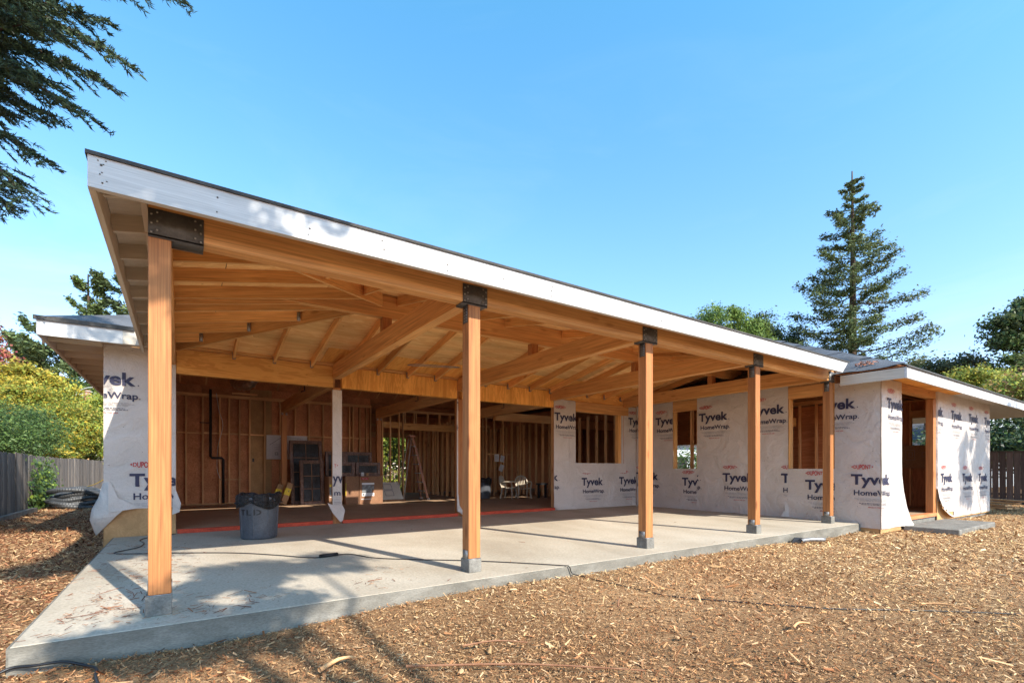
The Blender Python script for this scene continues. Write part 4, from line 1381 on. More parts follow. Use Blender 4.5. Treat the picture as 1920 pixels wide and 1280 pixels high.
# plan sheet on the back wall
ps = bx('plan_sheet', 2.14, 3.28, BY - .160, BY - .150, 1.36, 2.08, 'paper', None, axis='x')
tag(ps, 'white drawing sheet with a sloping roof line pinned to the studs', 'drawing')
seg_ = lambda x0, y0, x1, y1, w: ([(x0, y0), (x1, y1), (x1, y1 + w), (x0, y0 + w)], [[0, 1, 2, 3]], 3)
put_print('printed_plan', [seg_(.08, .42, .42, .66, .012), seg_(.42, .66, .95, .64, .005)] + frame_print(.17, .6, .08, .46, .006, 2) + frame_print(.22, .32, .12, .22, .03, 2) + frame_print(.85, 1.0, .45, .62, .006, 2) +
          [seg_(.2, .26 + .05 * k, .5, .255 + .05 * k, .005) for k in range(4)], (2.14, BY - .163, 1.36), (1, 0, 0), (0, 0, 1), (0, 1.14, 0, .72), ps)
# pale panel box right of the cartons
t = thing('panel_box', 'pale flat panel box tilted on the floor right of the cartons', 'box', (5.5, 14.9, FZ))
Rp = Matrix.Translation((5.45, 14.8, FZ + .05)) @ Matrix.Rotation(-.75, 4, 'X')
link('panel', box_mesh(.85, .06, .70, 'cream_panel', .008), t, None, Rp @ Matrix.Translation((0, 0, .35)))
for z0, z1 in ((.12, .34), (.37, .6)):
    for a, b, c, d in ((-.12, .16, z0, z0 + .012), (-.12, .16, z1 - .012, z1), (-.12, -.108, z0, z1), (.148, .16, z0, z1)):
        link('outline', box_mesh(b - a, .004, d - c, 'darkink', 0), t, None, Rp @ Matrix.Translation(((a + b) / 2, -.033, (c + d) / 2)))
link('base', box_mesh(.95, .5, .04, 'cardboard_dark', .004), t, None, Matrix.Translation((5.45, 14.95, FZ + .02)))

# step ladder
t = thing('step_ladder', 'tall step ladder standing in the inner doorway', 'ladder', (6.55, 15.0, FZ))
def ladder(x0, y0):
    top = Vector((x0 - .30, y0 + .15, 2.12))
    for s in (-.24, .24):
        a = Vector((x0 + .1, y0 + s * 1.2, FZ))
        b = Vector((top.x, top.y + s * .5, top.z))
        lumber('rail', a, b, .03, .07, 'ladder', t)
        a2 = Vector((x0 - .75, y0 + s * 1.25, FZ))
        lumber('rear_rail', a2, b - Vector((.05, 0, .05)), .02, .04, 'alu', t)
        bx('foot', a.x - .05, a.x + .05, a.y - .03, a.y + .03, FZ - .001, FZ + .05, 'alu', t)
    for k in range(6):
        f = (k + 1) / 7
        c = Vector((x0 + .1, y0, FZ)).lerp(top, f)
        w = .27 * (1 - f * .45)
        bx('step', c.x - .07, c.x + .03, c.y - w, c.y + w, c.z - .03, c.z, 'alu', t, axis='y')
        lumber('brace', (c.x - .0, c.y - w, c.z - .02), (c.x + .09, c.y - w * .9, c.z - .12), .015, .02, 'alu', t)
    bx('top_cap', top.x - .12, top.x + .08, top.y - .14, top.y + .14, top.z, top.z + .05, 'ladder', t, axis='y')
ladder(6.62, 15.05)

# resin garden chairs
def resin_chair(label, loc, rz):
    t = thing('garden_chair', label, 'chair', loc, 'two resin garden chairs side by side')
    B = Matrix.Translation(loc) @ Matrix.Rotation(rz, 4, 'Z') @ Matrix.Scale(.86, 4)
    def pt(x, y, z):
        return B @ Vector((x, y, z))
    def tb(nm, pts, r, seg=8):
        tube(nm, [pt(*p) for p in smooth_path(pts, 4)], r, 'chair', t, seg)
    for s in (-1, 1):
        tb('leg', [(s * .27, -.24, 0), (s * .24, -.22, .22), (s * .24, -.20, .42)], .024)
        tb('leg', [(s * .25, .27, 0), (s * .22, .23, .22), (s * .21, .20, .42)], .024)
        tb('armrest', [(s * .25, -.22, .40), (s * .28, -.22, .60), (s * .28, -.10, .655), (s * .27, .10, .65), (s * .22, .24, .62)], .022)
    # seat
    vs, fs = [], []
    n = 8
    for i in range(n + 1):
        for j in range(n + 1):
            u, v = i / n, j / n
            vs.append(pt((u - .5) * .48, -.24 + v * .46, .43 - .03 * math.sin(math.pi * u) - .015 * v))
    m = len(vs)
    vs += [v - Vector((0, 0, .022)) for v in vs]
    for i in range(n):
        for j in range(n):
            a = i * (n + 1) + j
            fs.append([a, a + n + 1, a + n + 2, a + 1])
            fs.append([m + a + 1, m + a + n + 2, m + a + n + 1, m + a])
    for i in range(n):
        for a, b in ((i * (n + 1), (i + 1) * (n + 1)), (i * (n + 1) + n, (i + 1) * (n + 1) + n), (i, i + 1), (n * (n + 1) + i, n * (n + 1) + i + 1)):
            fs.append([a, b, m + b, m + a])
    from_py('seat', vs, fs, 'chair', t, smooth=False)
    tb('back_frame', [(-.22, .22, .42), (-.24, .30, .66), (-.17, .34, .82), (0, .35, .88), (.17, .34, .82), (.24, .30, .66), (.22, .22, .42)], .024)
    for k in range(5):
        x = -.13 + .065 * k
        tb('slat', [(x * .8, .23, .43), (x, .30, .66), (x * .9, .34, .855 - abs(x) * .35)], .015, 6)
    tb('back_rail', [(-.22, .26, .55), (0, .30, .56), (.22, .26, .55)], .016, 6)
    return t
resin_chair('left resin garden chair, turned towards the patio, in the dim right room', (9.28, 13.85, FZ), math.radians(35))
resin_chair('right resin garden chair of the pair, its back to the studs', (9.66, 13.55, FZ), math.radians(-20))
# papers pinned to the studs
for k, (x, z, w, h, a, lab) in enumerate(((9.76, 1.34, .20, .28, 0, 'square notice pinned to the studs above the bin and chairs'), (10.02, 1.33, .17, .24, .2, 'notice hanging askew beside the square one'), (9.98, .98, .17, .25, .35, 'lowest pinned notice, hanging above the left chair'))):
    o = link('notice', box_mesh(w, .004, h, 'paper', 0), None, None, Matrix.Translation((x + w / 2, PY - .012, z + h / 2)) @ Matrix.Rotation(a, 4, 'Y'))
    tag(o, lab, 'paper', 'notices pinned to the studs')
    put_print('printed_lines', [R_(.03, w - .03, .05 + .04 * i, .056 + .04 * i, 3) for i in range(int(h / .045) - 1)], (x, PY - .016, z), (1, 0, 0), (0, 0, 1), (0, w, 0, h), o)
tg = thing('work_trestle', 'dark low trestle beside the right garden chair', 'trestle', (10.35, 13.5, FZ))
for x in (10.2, 10.5):
    bx('leg', x, x + .06, 13.4, 13.46, FZ, .52, 'black', tg)
bx('bar', 10.15, 10.6, 13.39, 13.47, .521, .58, 'black', tg)

# extension cord
cd = [(-.05, 9.78), (-.36, 9.54), (-.49, 9.21), (-.42, 8.78), (-.47, 8.36), (-.68, 7.94), (-.06, 7.57), (.58, 7.14), (1.0, 6.66), (1.35, 6.21), (1.74, 6.26), (1.93, 5.81), (2.26, 5.46), (2.73, 5.06), (3.14, 4.63), (3.50, 4.18)]
cord_pts = [(x, y, .009) for x, y in cd] + [(3.56, 4.12, .0), (3.60, 4.11, -.08)]
for x, y in [(3.68, 4.0), (3.71, 3.75), (3.81, 3.47), (3.95, 3.06), (4.3, 2.61), (4.59, 2.27), (4.84, 2.02), (5.39, 1.64), (5.71, 1.36), (6.1, .95)]:
    cord_pts.append((x, y, float(gz(x, y)) + .012))
t = thing('extension_cord', 'dark extension cord trailing across the slab and over the wood chips', 'cord', (1.7, 6.2, 0))
tube('cord', smooth_path(cord_pts, 6), .0058, 'black', t, 6)
tube('plug', [(1.40, 6.20, .022), (1.52, 6.21, .024), (1.62, 6.24, .022)], .022, 'black', t, 8)
bw = [(-1.2, 3.9), (-.95, 4.06), (-.84, 4.12), (-.73, 4.09), (-.6, 4.07), (-.49, 4.02), (-.42, 3.9), (-.41, 3.77), (-.38, 3.6)]
o = tube('loose_wire', smooth_path([(x, y, float(gz(x, y)) + (.06 if 1 < i < 5 else .03)) for i, (x, y) in enumerate(bw)], 5), .009, 'black', None, 6)
tag(o, 'stiff dark wire arching out of the chips at the slab corner', 'wire')
# grey hose end against the slab
t = thing('hose_end', 'short grey hose end with a dark flap lying against the slab edge', 'hose', (8.6, 3.95, -.13))
tube('hose', smooth_path([(8.40, 3.97, -.10), (8.6, 3.93, -.09), (8.88, 3.82, -.10)], 5), .035, 'galv', t, 10)
from_py('flap', [(8.22, 4.02, -.12), (8.38, 4.06, -.05), (8.52, 4.0, -.06), (8.45, 3.90, -.12), (8.3, 4.1, -.13), (8.52, 4.1, -.13)], [[0, 1, 2, 3], [1, 0, 4], [2, 1, 4, 5]], 'black', t)

# lumber offcuts at the right
t = thing('lumber_pile', 'small pile of boards on the ground by the brown fence', 'lumber', (21.5, 4.4, -.2))
for k, (x0, y0, x1, y1, z) in enumerate(((20.3, 3.7, 21.2, 5.6, -.10), (20.6, 3.6, 21.5, 5.6, -.10), (20.4, 3.75, 21.6, 5.3, -.03), (20.7, 3.6, 21.3, 5.5, .04), (20.5, 3.3, 21.9, 5.2, .11), (20.6, 4.4, 21.6, 5.7, .18))):
    lumber('board', (x0, y0, z), (x1, y1, z), .19, .045, 'stud', t)
for z in (0,):
    lumber('bearer', (20.3, 4.1, -.16), (21.9, 4.5, -.16), .09, .07, 'stud', t)

# corrugated pipe coils
def coil(label, cx_, cy_, R0, r, rows, mat, name='pipe_coil', sq=1.0):
    t = thing(name, label, 'pipe coil', (cx_, cy_, -.19))
    rr_ = random.Random(int(R0 * 100))
    for k in range(rows):
        pts = []
        z = -.19 + r + k * r * 1.75
        off = (rr_.uniform(-.08, .08), rr_.uniform(-.06, .06))
        Rk = R0 * rr_.uniform(.86, 1.05)
        n = 120
        for i in range(n + 1):
            a = 2 * math.pi * i / n
            pts.append((cx_ + off[0] + Rk * math.cos(a), cy_ + off[1] + Rk * sq * math.sin(a), z + .05 * math.sin(a * 2 + k * 1.3)))
        tube('pipe_turn', pts, r, mat, t, 8, ribs=.05)
    return t
coil('heaped coil of dark corrugated drain pipe by the left fence', -2.75, 21.0, .62, .07, 5, 'greypipe')
coil('pale low coil of pipe just behind the dark coil', -2.35, 23.3, .40, .05, 6, 'palepipe')

# wood sticks on the chips, near the camera
for k, (a, b, r, lab) in enumerate((((1.15, 2.85), (2.31, 1.98), .009, 'long pale stick lying in the chips at the bottom of the view'), ((.70, 3.10), (.92, 3.18), .018, 'short split piece of pale wood at the slab corner'),
                                    ((1.6, 2.95), (2.0, 2.75), .008, 'thin stick crossing the chips before the slab'), ((5.6, 1.6), (5.75, 1.3), .010, 'pale splinter far right in the chips'),
                                    ((3.9, 1.9), (4.1, 1.87), .014, 'pale chunk of wood lying on the chips before the cord'),
                                    ((3.2, 3.05), (3.4, 3.2), .009, 'reddish stick on the chips near the slab edge'))):
    za, zb = float(gz(*a)) + .045, float(gz(*b)) + .05
    m_ = ((a[0] + b[0]) / 2 + .02, (a[1] + b[1]) / 2 + .03, (za + zb) / 2 + .012)
    o = tube('stick', smooth_path([(a[0], a[1], za), m_, (b[0], b[1], zb)], 3), lambda f, r=r: r * (1 - .5 * f), 'pole' if r < .0095 else 'stud', None, 5)
    tag(o, lab, 'stick', 'sticks lying in the wood chips')

# ------------------------------------------------------------------ FENCES
def fence(name, label, p0, p1, h, mat, bw_, gap, post_every=2.4, lean=.0, base=False, cap_=False, group=None):
    p0, p1 = Vector((*p0, 0)), Vector((*p1, 0))
    d = (p1 - p0)
    L = d.length
    d.normalize()
    nrm = Vector((-d.y, d.x, 0))
    t = thing(name, label, 'fence', (p0 + p1) / 2, group)
    n = int(L / (bw_ + gap))
    rr_ = random.Random(int(L * 10))
    for i in range(n):
        c = p0 + d * (i + .5) * (bw_ + gap)
        g = float(gz(c.x, c.y))
        hh = h + rr_.uniform(-.025, .025)
        tilt = rr_.uniform(-.012, .012)
        c = c + nrm * rr_.uniform(-.008, .008)
        lumber('board', c + Vector((0, 0, g - .02)), c + d * tilt + Vector((0, 0, g + hh)), bw_, .02, mat, t, up=tuple(nrm))
    k = 0
    while k * post_every < L:
        c = p0 + d * min(k * post_every, L - .1) + nrm * .08
        g = float(gz(c.x, c.y))
        bx('fence_post', c.x - .045, c.x + .045, c.y - .045, c.y + .045, g - .1, g + h - .05, mat, t)
        k += 1
    for z in (.35, h - .3):
        lumber('rail', p0 + nrm * .04 + Vector((0, 0, -.19 + z)), p1 + nrm * .04 + Vector((0, 0, -.19 + z)), .04, .09, mat, t)
    if base:
        lumber('kickboard', p0 - nrm * .03 + Vector((0, 0, -.12)), p1 - nrm * .03 + Vector((0, 0, -.12)), .04, .18, 'concrete_pier', t)
    if cap_:
        lumber('cap_board', p0 + Vector((0, 0, -.19 + h + .02)), p1 + Vector((0, 0, -.19 + h + .02)), .09, .035, mat, t)
    return t
fence('board_fence', 'weathered grey board fence nearest on the left, with a concrete kickboard', (-3.66, 6.0), (-3.66, 19.8), 1.68, 'fence', .140, .006, base=False)
fence('board_fence', 'far stretch of weathered fence behind the pipe coils, partly overgrown', (-3.98, 20.0), (-3.1, 34.0), 1.66, 'fence', .130, .012)
fence('board_fence', 'grey fence closing the far end of the side yard', (-3.1, 34.2), (-.6, 34.8), 1.7, 'fence', .130, .012)
kb = lumber('concrete_kerb', (-3.50, 13.0, -.13), (-3.50, 19.7, -.13), .12, .14, 'concrete_pier')
kb['kind'] = 'structure'
fence('brown_fence', 'dark brown spaced board fence at the right behind the lumber pile', (24.6, 11.5), (24.6, -3.0), 1.86, 'fence_brown', .175, .012, cap_=True)

# ------------------------------------------------------------------ FOLIAGE
def leaves_mesh(name, P, N, size, aspect, cols, mat='leaf', axis=None):
    """P centres (n,3), N normals, size (n,), aspect = width/length"""
    n = len(P)
    N = N / (np.linalg.norm(N, axis=1, keepdims=True) + 1e-9)
    A = RNG.normal(size=(n, 3)) if axis is None else axis
    A = A - N * (A * N).sum(1, keepdims=True)
    A /= (np.linalg.norm(A, axis=1, keepdims=True) + 1e-9)
    Bv = np.cross(N, A)
    s = size[:, None]
    w = s * aspect
    v0 = P - A * s * .5
    v1 = P + Bv * w * .5 - N * s * .06
    v2 = P + A * s * .5
    v3 = P - Bv * w * .5 - N * s * .06
    vs = np.stack([v0, v1, v2, v3], 1).reshape(-1, 3)
    fs = np.arange(n * 4).reshape(n, 4)
    return np_mesh(name, vs, fs, [mat], np.repeat(cols, 4, 0))

def palette_cols(n, pal, clump=None):
    pal = np.array(pal, dtype=float)
    k = RNG.integers(0, len(pal), n)
    c = pal[k] * RNG.uniform(.75, 1.25, (n, 1))
    if clump is not None:
        c = c * clump[:, None]
    return np.clip(c, 0, 1)

def crown_points(blobs, n, clumps=60, spread=.28, hollow=.5):
    """leaf positions in clumps spread through ellipsoids"""
    out, nor, cl = [], [], []
    tot = sum(b[3] * b[4] * b[5] for b in blobs) ** 1
    wts = np.array([(b[3] * b[4] * b[5]) ** .67 for b in blobs])
    wts /= wts.sum()
    for b, w in zip(blobs, wts):
        m = max(3, int(clumps * w))
        k = max(1, int(n * w / m))
        c, r = np.array(b[:3]), np.array(b[3:6])
        d = RNG.normal(size=(m, 3))
        d /= np.linalg.norm(d, axis=1, keepdims=True)
        rad = hollow + (1 - hollow) * RNG.random(m) ** .7
        cc = c + d * r * rad[:, None]
        sz = RNG.uniform(.6, 1.35, m)
        for i in range(m):
            s = spread * r.mean() * sz[i]
            q = RNG.normal(size=(k, 3)) * s * np.array([1, 1, .62])
            p = cc[i] + q
            out.append(p)
            nn = d[i] * .5 + RNG.normal(size=(k, 3)) * .55 + np.array([0, 0, .55])
            nor.append(nn)
            cl.append(np.full(k, RNG.uniform(.7, 1.25)))
    return np.concatenate(out), np.concatenate(nor), np.concatenate(cl)

def trunk_mesh(t, base, top, r0, r1, limbs=(), mat='bark', wig=.1):
    base, top = Vector(base), Vector(top)
    pts = []
    for i in range(9):
        f = i / 8
        p = base.lerp(top, f)
        p.x += wig * math.sin(f * 5 + base.x) * f
        p.y += wig * math.cos(f * 4 + base.y) * f
        pts.append(p)
    tube('trunk', pts, lambda f: r0 + (r1 - r0) * f, mat, t, 10)
    for (f, end, r) in limbs:
        a = pts[int(f * 8)]
        e = Vector(end)
        m_ = a.lerp(e, .5) + Vector((0, 0, .08 * (e - a).length))
        tube('limb', smooth_path([a, m_, e], 4), lambda g, r=r: r * (1 - .8 * g), mat, t, 6)

def broad_tree(name, label, cat, base, blobs, n, size, pal, trunk_top, r0=.2, aspect=.6, clumps=80, spread=.25, mat='leaf', group=None, hollow=.45):
    t = thing(name, label, cat, (base[0], base[1], -.2), group)
    P, N, cl = crown_points(blobs, n, clumps, spread, hollow)
    keep = P[:, 2] > -.15
    P, N, cl = P[keep], N[keep], cl[keep]
    s = size * RNG.uniform(.6, 1.4, len(P))
    link('crown', leaves_mesh('crown', P, N, s, aspect, palette_cols(len(P), pal, cl), mat), t)
    limbs = [(.3 + .5 * random.random(), tuple(np.array(b[:3]) + np.array([0, 0, -.2 * b[5]])), r0 * .45) for b in blobs]
    trunk_mesh(t, (base[0], base[1], -.3), trunk_top, r0, r0 * .4, limbs)
    return t

GREEN = [(.07, .125, .03), (.09, .155, .035), (.05, .095, .025), (.13, .19, .05)]
YGREEN = [(.30, .33, .05), (.20, .27, .04), (.38, .38, .06), (.13, .20, .035)]
GOLD = [(.48, .34, .04), (.40, .30, .035), (.30, .28, .04), (.52, .40, .06)]
REDP = [(.33, .07, .07), (.42, .14, .10), (.24, .05, .06), (.40, .22, .08)]
DARK = [(.045, .068, .028), (.065, .095, .035), (.032, .052, .024), (.09, .12, .04)]
PINE = [(.11, .155, .06), (.15, .205, .075), (.075, .11, .05), (.22, .26, .10)]
BLUEG = [(.04, .08, .05), (.06, .11, .06), (.03, .06, .04), (.09, .14, .07)]

# left side yard
broad_tree('maple_tree', 'autumn maple turning from red at the top to gold at the left edge', 'tree', (-8.3, 38.2),
           [(-8.9, 38.4, 7.9, 1.0, 1.0, 1.2), (-9.1, 38.6, 9.2, .7, .7, .6), (-8.0, 38.2, 6.7, .8, .8, .6)], 8000, .17, REDP, (-8.3, 38.2, 7.5), .18, clumps=60, spread=.24)
broad_tree('golden_tree', 'golden leaved tree just below the red maple crown at the left edge', 'tree', (-7.3, 36.0),
           [(-7.4, 36.4, 5.6, 1.5, 1.4, 1.1), (-6.2, 36.8, 5.6, 1.3, 1.2, .9), (-7.4, 34.5, 4.0, 1.3, 1.2, 1.0), (-5.6, 37.5, 4.8, 1.1, 1.0, .8)], 24000, .16, GOLD + YGREEN[:1] + YGREEN[2:3], (-7.3, 36.0, 5.0), .16, clumps=90, spread=.24)
broad_tree('hedge_shrub', 'shaded dark green shrub bulging over the nearest fence', 'shrub', (-5.2, 24.0),
           [(-5.2, 23.6, 2.3, .9, 1.5, .9), (-4.9, 26.3, 2.5, .9, 1.4, .9)], 18000, .10, GREEN, (-5.2, 24.0, 2.3), .08, clumps=160, spread=.30, aspect=.45)
broad_tree('hedge_shrub', 'bright yellow green hedge mass behind the side fence', 'shrub', (-4.9, 30.5),
           [(-5.0, 29.9, 2.9, 1.2, 1.5, 1.2), (-4.4, 31.7, 3.1, 1.1, 1.4, 1.3), (-5.9, 33, 3.9, 1.4, 1.5, 1.3), (-4.5, 29.6, 1.9, .9, 1.4, .8)], 36000, .13, YGREEN + GOLD[:3], (-4.9, 30.5, 3), .12, clumps=130, spread=.22, aspect=.5)
broad_tree('hedge_shrub', 'yellow green bush drooping over the far fence beside the pole', 'shrub', (-3.7, 33.5),
           [(-3.6, 33.9, 3.2, 1.1, 1.4, 1.3), (-3.8, 32.9, 1.9, .9, 1.4, .8), (-2.6, 36.0, 3.6, 1.6, 1.4, 1.8), (-4.2, 36, 4.6, 1.3, 1.3, 1.2)], 24000, .14, YGREEN + YGREEN[2:3], (-3.7, 33.5, 3), .12, clumps=110, spread=.22, aspect=.5)
broad_tree('green_tree', 'mid green tree filling the gap behind the yellow hedge', 'tree', (-5.9, 46.0),
           [(-5.7, 45, 5.4, 1.9, 1.6, 1.5), (-8.4, 46.8, 5.2, 1.6, 1.6, 1.2), (-3.6, 43, 5.0, 1.6, 1.5, 1.6), (-6.2, 50, 6.8, 1.6, 1.4, 1.1)], 26000, .20, GREEN + YGREEN[3:], (-5.9, 46, 5), .25, clumps=190, spread=.25)

def pine(name, label, base, h, limbs, pal=PINE, per=260, size=.22, group=None, r0=.35):
    t = thing(name, label, 'conifer', (base[0], base[1], -.2), group)
    b = Vector((base[0], base[1], -.3))
    top = Vector((base[0] + .3, base[1], h))
    trunk_mesh(t, b, top, r0, .05, wig=.15)
    P, A, N, cl = [], [], [], []
    for (z, az, L, rise, droop) in limbs:
        f = z / h
        a = b.lerp(top, f)
        d = Vector((math.cos(az), math.sin(az), 0))
        pts = []
        for i in range(7):
            g = i / 6
            pts.append(a + d * L * g + Vector((0, 0, rise * g * g * L - droop * math.sin(math.pi * g) * L)))
        tube('limb', pts, lambda g, L=L: .012 + .02 * L * (1 - g) * .6, 'bark', t, 5)
        m = int(per * (L / 3))
        tt = .25 + .75 * RNG.random(m) ** .8
        idx = np.minimum((tt * 6).astype(int), 5)
        fr = tt * 6 - idx
        pa = np.array([tuple(p) for p in pts])
        c = pa[idx] * (1 - fr[:, None]) + pa[idx + 1] * fr[:, None]
        side = np.array([-d.y, d.x, 0])
        sw = RNG.normal(size=m) * L * .13 * (1.15 - tt * .7)
        # twig clumping along the limb
        kk = np.floor(sw / (L * .05)) * L * .05
        c = c + side * (sw * .5 + kk * .5)[:, None] + RNG.normal(size=(m, 3)) * np.array([.09, .09, .10]) * (L ** .5) - np.array([0, 0, .25]) * (np.abs(sw) ** 1.2)[:, None]
        P.append(c)
        axd = np.array(tuple(d)) * .8 + side * np.sign(sw)[:, None] * .8 + RNG.normal(size=(m, 3)) * .5 + np.array([0, 0, .1])
        A.append(axd)
        N.append(np.array([0, 0, 1.0]) + RNG.normal(size=(m, 3)) * .55)
        cl.append(np.full(m, RNG.uniform(.75, 1.3)))
    P, A, N, cl = map(np.concatenate, (P, A, N, cl))
    s = size * RNG.uniform(.6, 1.5, len(P))
    link('crown', leaves_mesh('crown', P, N, s, .42, palette_cols(len(P), pal, cl), 'needle', A), t)
    return t

def pine_limbs(zs, lens, n_az, rise=.12, droop=.05, seed=1, jit=.2):
    rr_ = random.Random(seed)
    out = []
    for k, (z, L) in enumerate(zip(zs, lens)):
        for i in range(n_az):
            az = 2 * math.pi * (i + .5 * (k % 2)) / n_az + rr_.uniform(-.4, .4)
            l_ = L * rr_.uniform(1 - jit * 1.6, 1 + jit)
            out.append((z + rr_.uniform(-.35, .35), az, l_, rise * rr_.uniform(.3, 1.6), droop))
    return out
# the tall fir right of the house
zs = list(np.linspace(8.3, 27.6, 23))
prof = np.interp(zs, [8.3, 10.5, 13, 16, 18, 20, 22, 24, 26, 27.6], [6.6, 5.8, 4.6, 5.0, 4.0, 4.4, 3.1, 2.3, 1.2, .8])
fl = pine_limbs(zs, prof * .84, 5, .16, .05, 23, .42)
pine('tall_fir', 'tall solitary fir with open layered branches rising behind the right roof', (51.3, 19.8), 28.6, fl, DARK[1:] + PINE, 330, .26, r0=.55)
# pine at left, between the two roofs
rr = random.Random(5)
lim = []
for k in range(46):
    z = rr.uniform(5, 17)
    lim.append((z, rr.uniform(0, 6.28), 4.2 * (1 - (z - 5) / 17) * rr.uniform(.7, 1.1), .55 * rr.uniform(.5, 1.3), .10))
pine('pine_tree', 'green pine with upswept branches between the low left roof and the patio roof', (-6.6, 55.0), 17.6, lim, PINE + YGREEN[3:], 560, .30)
lim = []
for k in range(40):
    z = rr.uniform(4, 11.6)
    lim.append((z, rr.uniform(0, 6.28), 3.6 * (1 - (z - 4) / 14) * rr.uniform(.7, 1.15), .45 * rr.uniform(.5, 1.3), .10))
pine('pine_tree', 'pine with curved branches standing left of the low roof corner', (-8.7, 49.5), 12.0, lim, PINE, 480, .32)
pine('pine_tree', 'darker pine half hidden behind the edge of the patio roof', (-3.6, 54.0), 18.6, [(rr.uniform(5, 18), rr.uniform(0, 6.28), rr.uniform(1.8, 3.2), .45, .1) for _ in range(44)], PINE + DARK[:2], 560, .30)

# behind the roof
broad_tree('stone_pine', 'bright green bushy pine crown showing above the white fascia', 'tree', (42.0, 26.0),
           [(38.9, 28.3, 13.2, 2.4, 2.0, 1.3), (41.2, 26.5, 14.4, 2.4, 2.0, 1.9), (43.6, 25.0, 13.0, 1.8, 1.8, 1.7), (36.5, 29.5, 12.8, 1.6, 1.5, .9), (40.6, 27.2, 12.2, 3.4, 2.2, 1.6)], 42000, .24, [(.12, .20, .035), (.17, .26, .045), (.08, .14, .03), (.22, .30, .06)], (42, 26, 13), .4, .35, 320, .16, 'needle', hollow=.6)
broad_tree('oak_tree', 'dark loose tree just right of the bright pine crown', 'tree', (47.5, 25.5),
           [(46.8, 25.9, 14.2, 1.7, 1.7, 2.0), (49.4, 24.6, 13.0, 1.8, 1.6, 1.4), (51.5, 23.4, 12.0, 1.5, 1.4, .9)], 15000, .22, DARK + GREEN[:1], (47.5, 25.5, 13), .3, .6, 110, .25)
# right side
broad_tree('oak_tree', 'large dark oak at the right edge behind the roof', 'tree', (42.5, 7.2),
           [(42.6, 7.6, 9.6, 1.6, 1.5, 1.2), (44.5, 5.8, 8.4, 2.0, 1.8, 1.6), (43.8, 6.6, 11.0, 1.6, 1.4, .9), (41.6, 7.6, 7.0, 1.4, 1.2, .8), (42.6, 6.0, 6.0, 1.8, 1.6, 1.0)], 26000, .22, DARK[1:] + GREEN[:2] + PINE[:2], (42.5, 7.2, 8), .35, .6, 260, .22)
broad_tree('oak_tree', 'brownish green tree low behind the eave left of the large oak', 'tree', (43.0, 12.0),
           [(42.6, 11.9, 7.4, 1.8, 1.5, 1.0), (44.4, 10.4, 7.6, 1.8, 1.6, 1.1), (40.8, 13.0, 6.8, 1.5, 1.4, .9)], 15000, .20, [(.10, .11, .035), (.07, .09, .03), (.14, .12, .05)], (43, 12, 7), .25, .6, 150, .24)
broad_tree('yellow_shrub', 'yellow green tree lit up above the right fascia', 'tree', (35.2, 7.9),
           [(34.6, 7.9, 5.6, 1.0, 1.0, .8), (35.8, 7.0, 5.4, .9, .9, .8), (36.6, 6.5, 4.6, 1.0, 1.0, .8)], 10000, .15, YGREEN + GOLD[2:], (35.2, 7.9, 5.5), .15, .6, 120, .26)
broad_tree('garden_shrub', 'bluish green shrub standing over the brown fence', 'shrub', (29.0, 4.6),
           [(29.0, 4.8, 2.4, 1.6, 1.8, 1.4), (29.3, 2.6, 2.2, 1.6, 1.6, 1.3), (28.7, 6.9, 2.0, 1.5, 1.6, 1.2)], 22000, .15, BLUEG + GREEN[:2], (29, 4.6, 2), .12, .6, 160, .25)
broad_tree('garden_shrub', 'rust and yellow leaved tree above the bluish shrub at the right edge', 'tree', (33.0, 4.6),
           [(33.0, 5.6, 4.4, 1.6, 1.4, 1.1), (33.4, 3.6, 4.2, 1.6, 1.5, 1.3)], 14000, .15, YGREEN + REDP[3:] + [(.30, .16, .07)], (33, 4.6, 3.5), .15, .6, 110, .26)
# hedge seen through the house
broad_tree('garden_hedge', 'sunlit yellow green hedge glimpsed through the house framing', 'hedge', (9.0, 25.0),
           [(6.0, 25.0, 2.0, 1.8, 1.0, 2.2), (9.0, 25.2, 2.0, 1.8, 1.0, 2.4), (12.0, 25.0, 1.8, 1.8, 1.0, 2.2), (8.0, 26.2, 3.2, 3.0, 1.0, 2.0)], 34000, .20, YGREEN + GOLD[2:3], (9, 25, 2), .1, .6, 150, .28)
broad_tree('garden_hedge', 'green hedge seen through the second wing window', 'hedge', (26.0, 20.5),
           [(24.5, 20.5, 1.3, 1.6, 1.2, 1.4), (27.5, 19.0, 1.3, 1.6, 1.2, 1.4), (30.5, 17.5, 1.3, 1.6, 1.2, 1.4)], 9000, .16, GREEN + YGREEN[3:], (26, 20.5, 2), .1, .6, 90, .28)
# ivy on the fence
P = np.stack([RNG.normal(-3.60, .05, 2600), RNG.normal(21.6, .75, 2600), np.abs(RNG.normal(.35, .55, 2600)) - .15], 1)
P = P[(P[:, 2] < 1.5)]
t = thing('ivy', 'green ivy climbing the grey fence beside the pipe coil', 'ivy', (-3.6, 21.6, -.19))
link('foliage', leaves_mesh('foliage', P, np.array([1.0, -.3, .3]) + RNG.normal(size=P.shape) * .4, .10 * RNG.uniform(.6, 1.4, len(P)), .8, palette_cols(len(P), YGREEN[1:2] + GREEN + [(.12, .20, .03)])), t)
tube('stem', smooth_path([(-3.6, 21.4, -.2), (-3.62, 21.6, .5), (-3.60, 21.3, 1.1)], 4), .015, 'bark', t, 5)

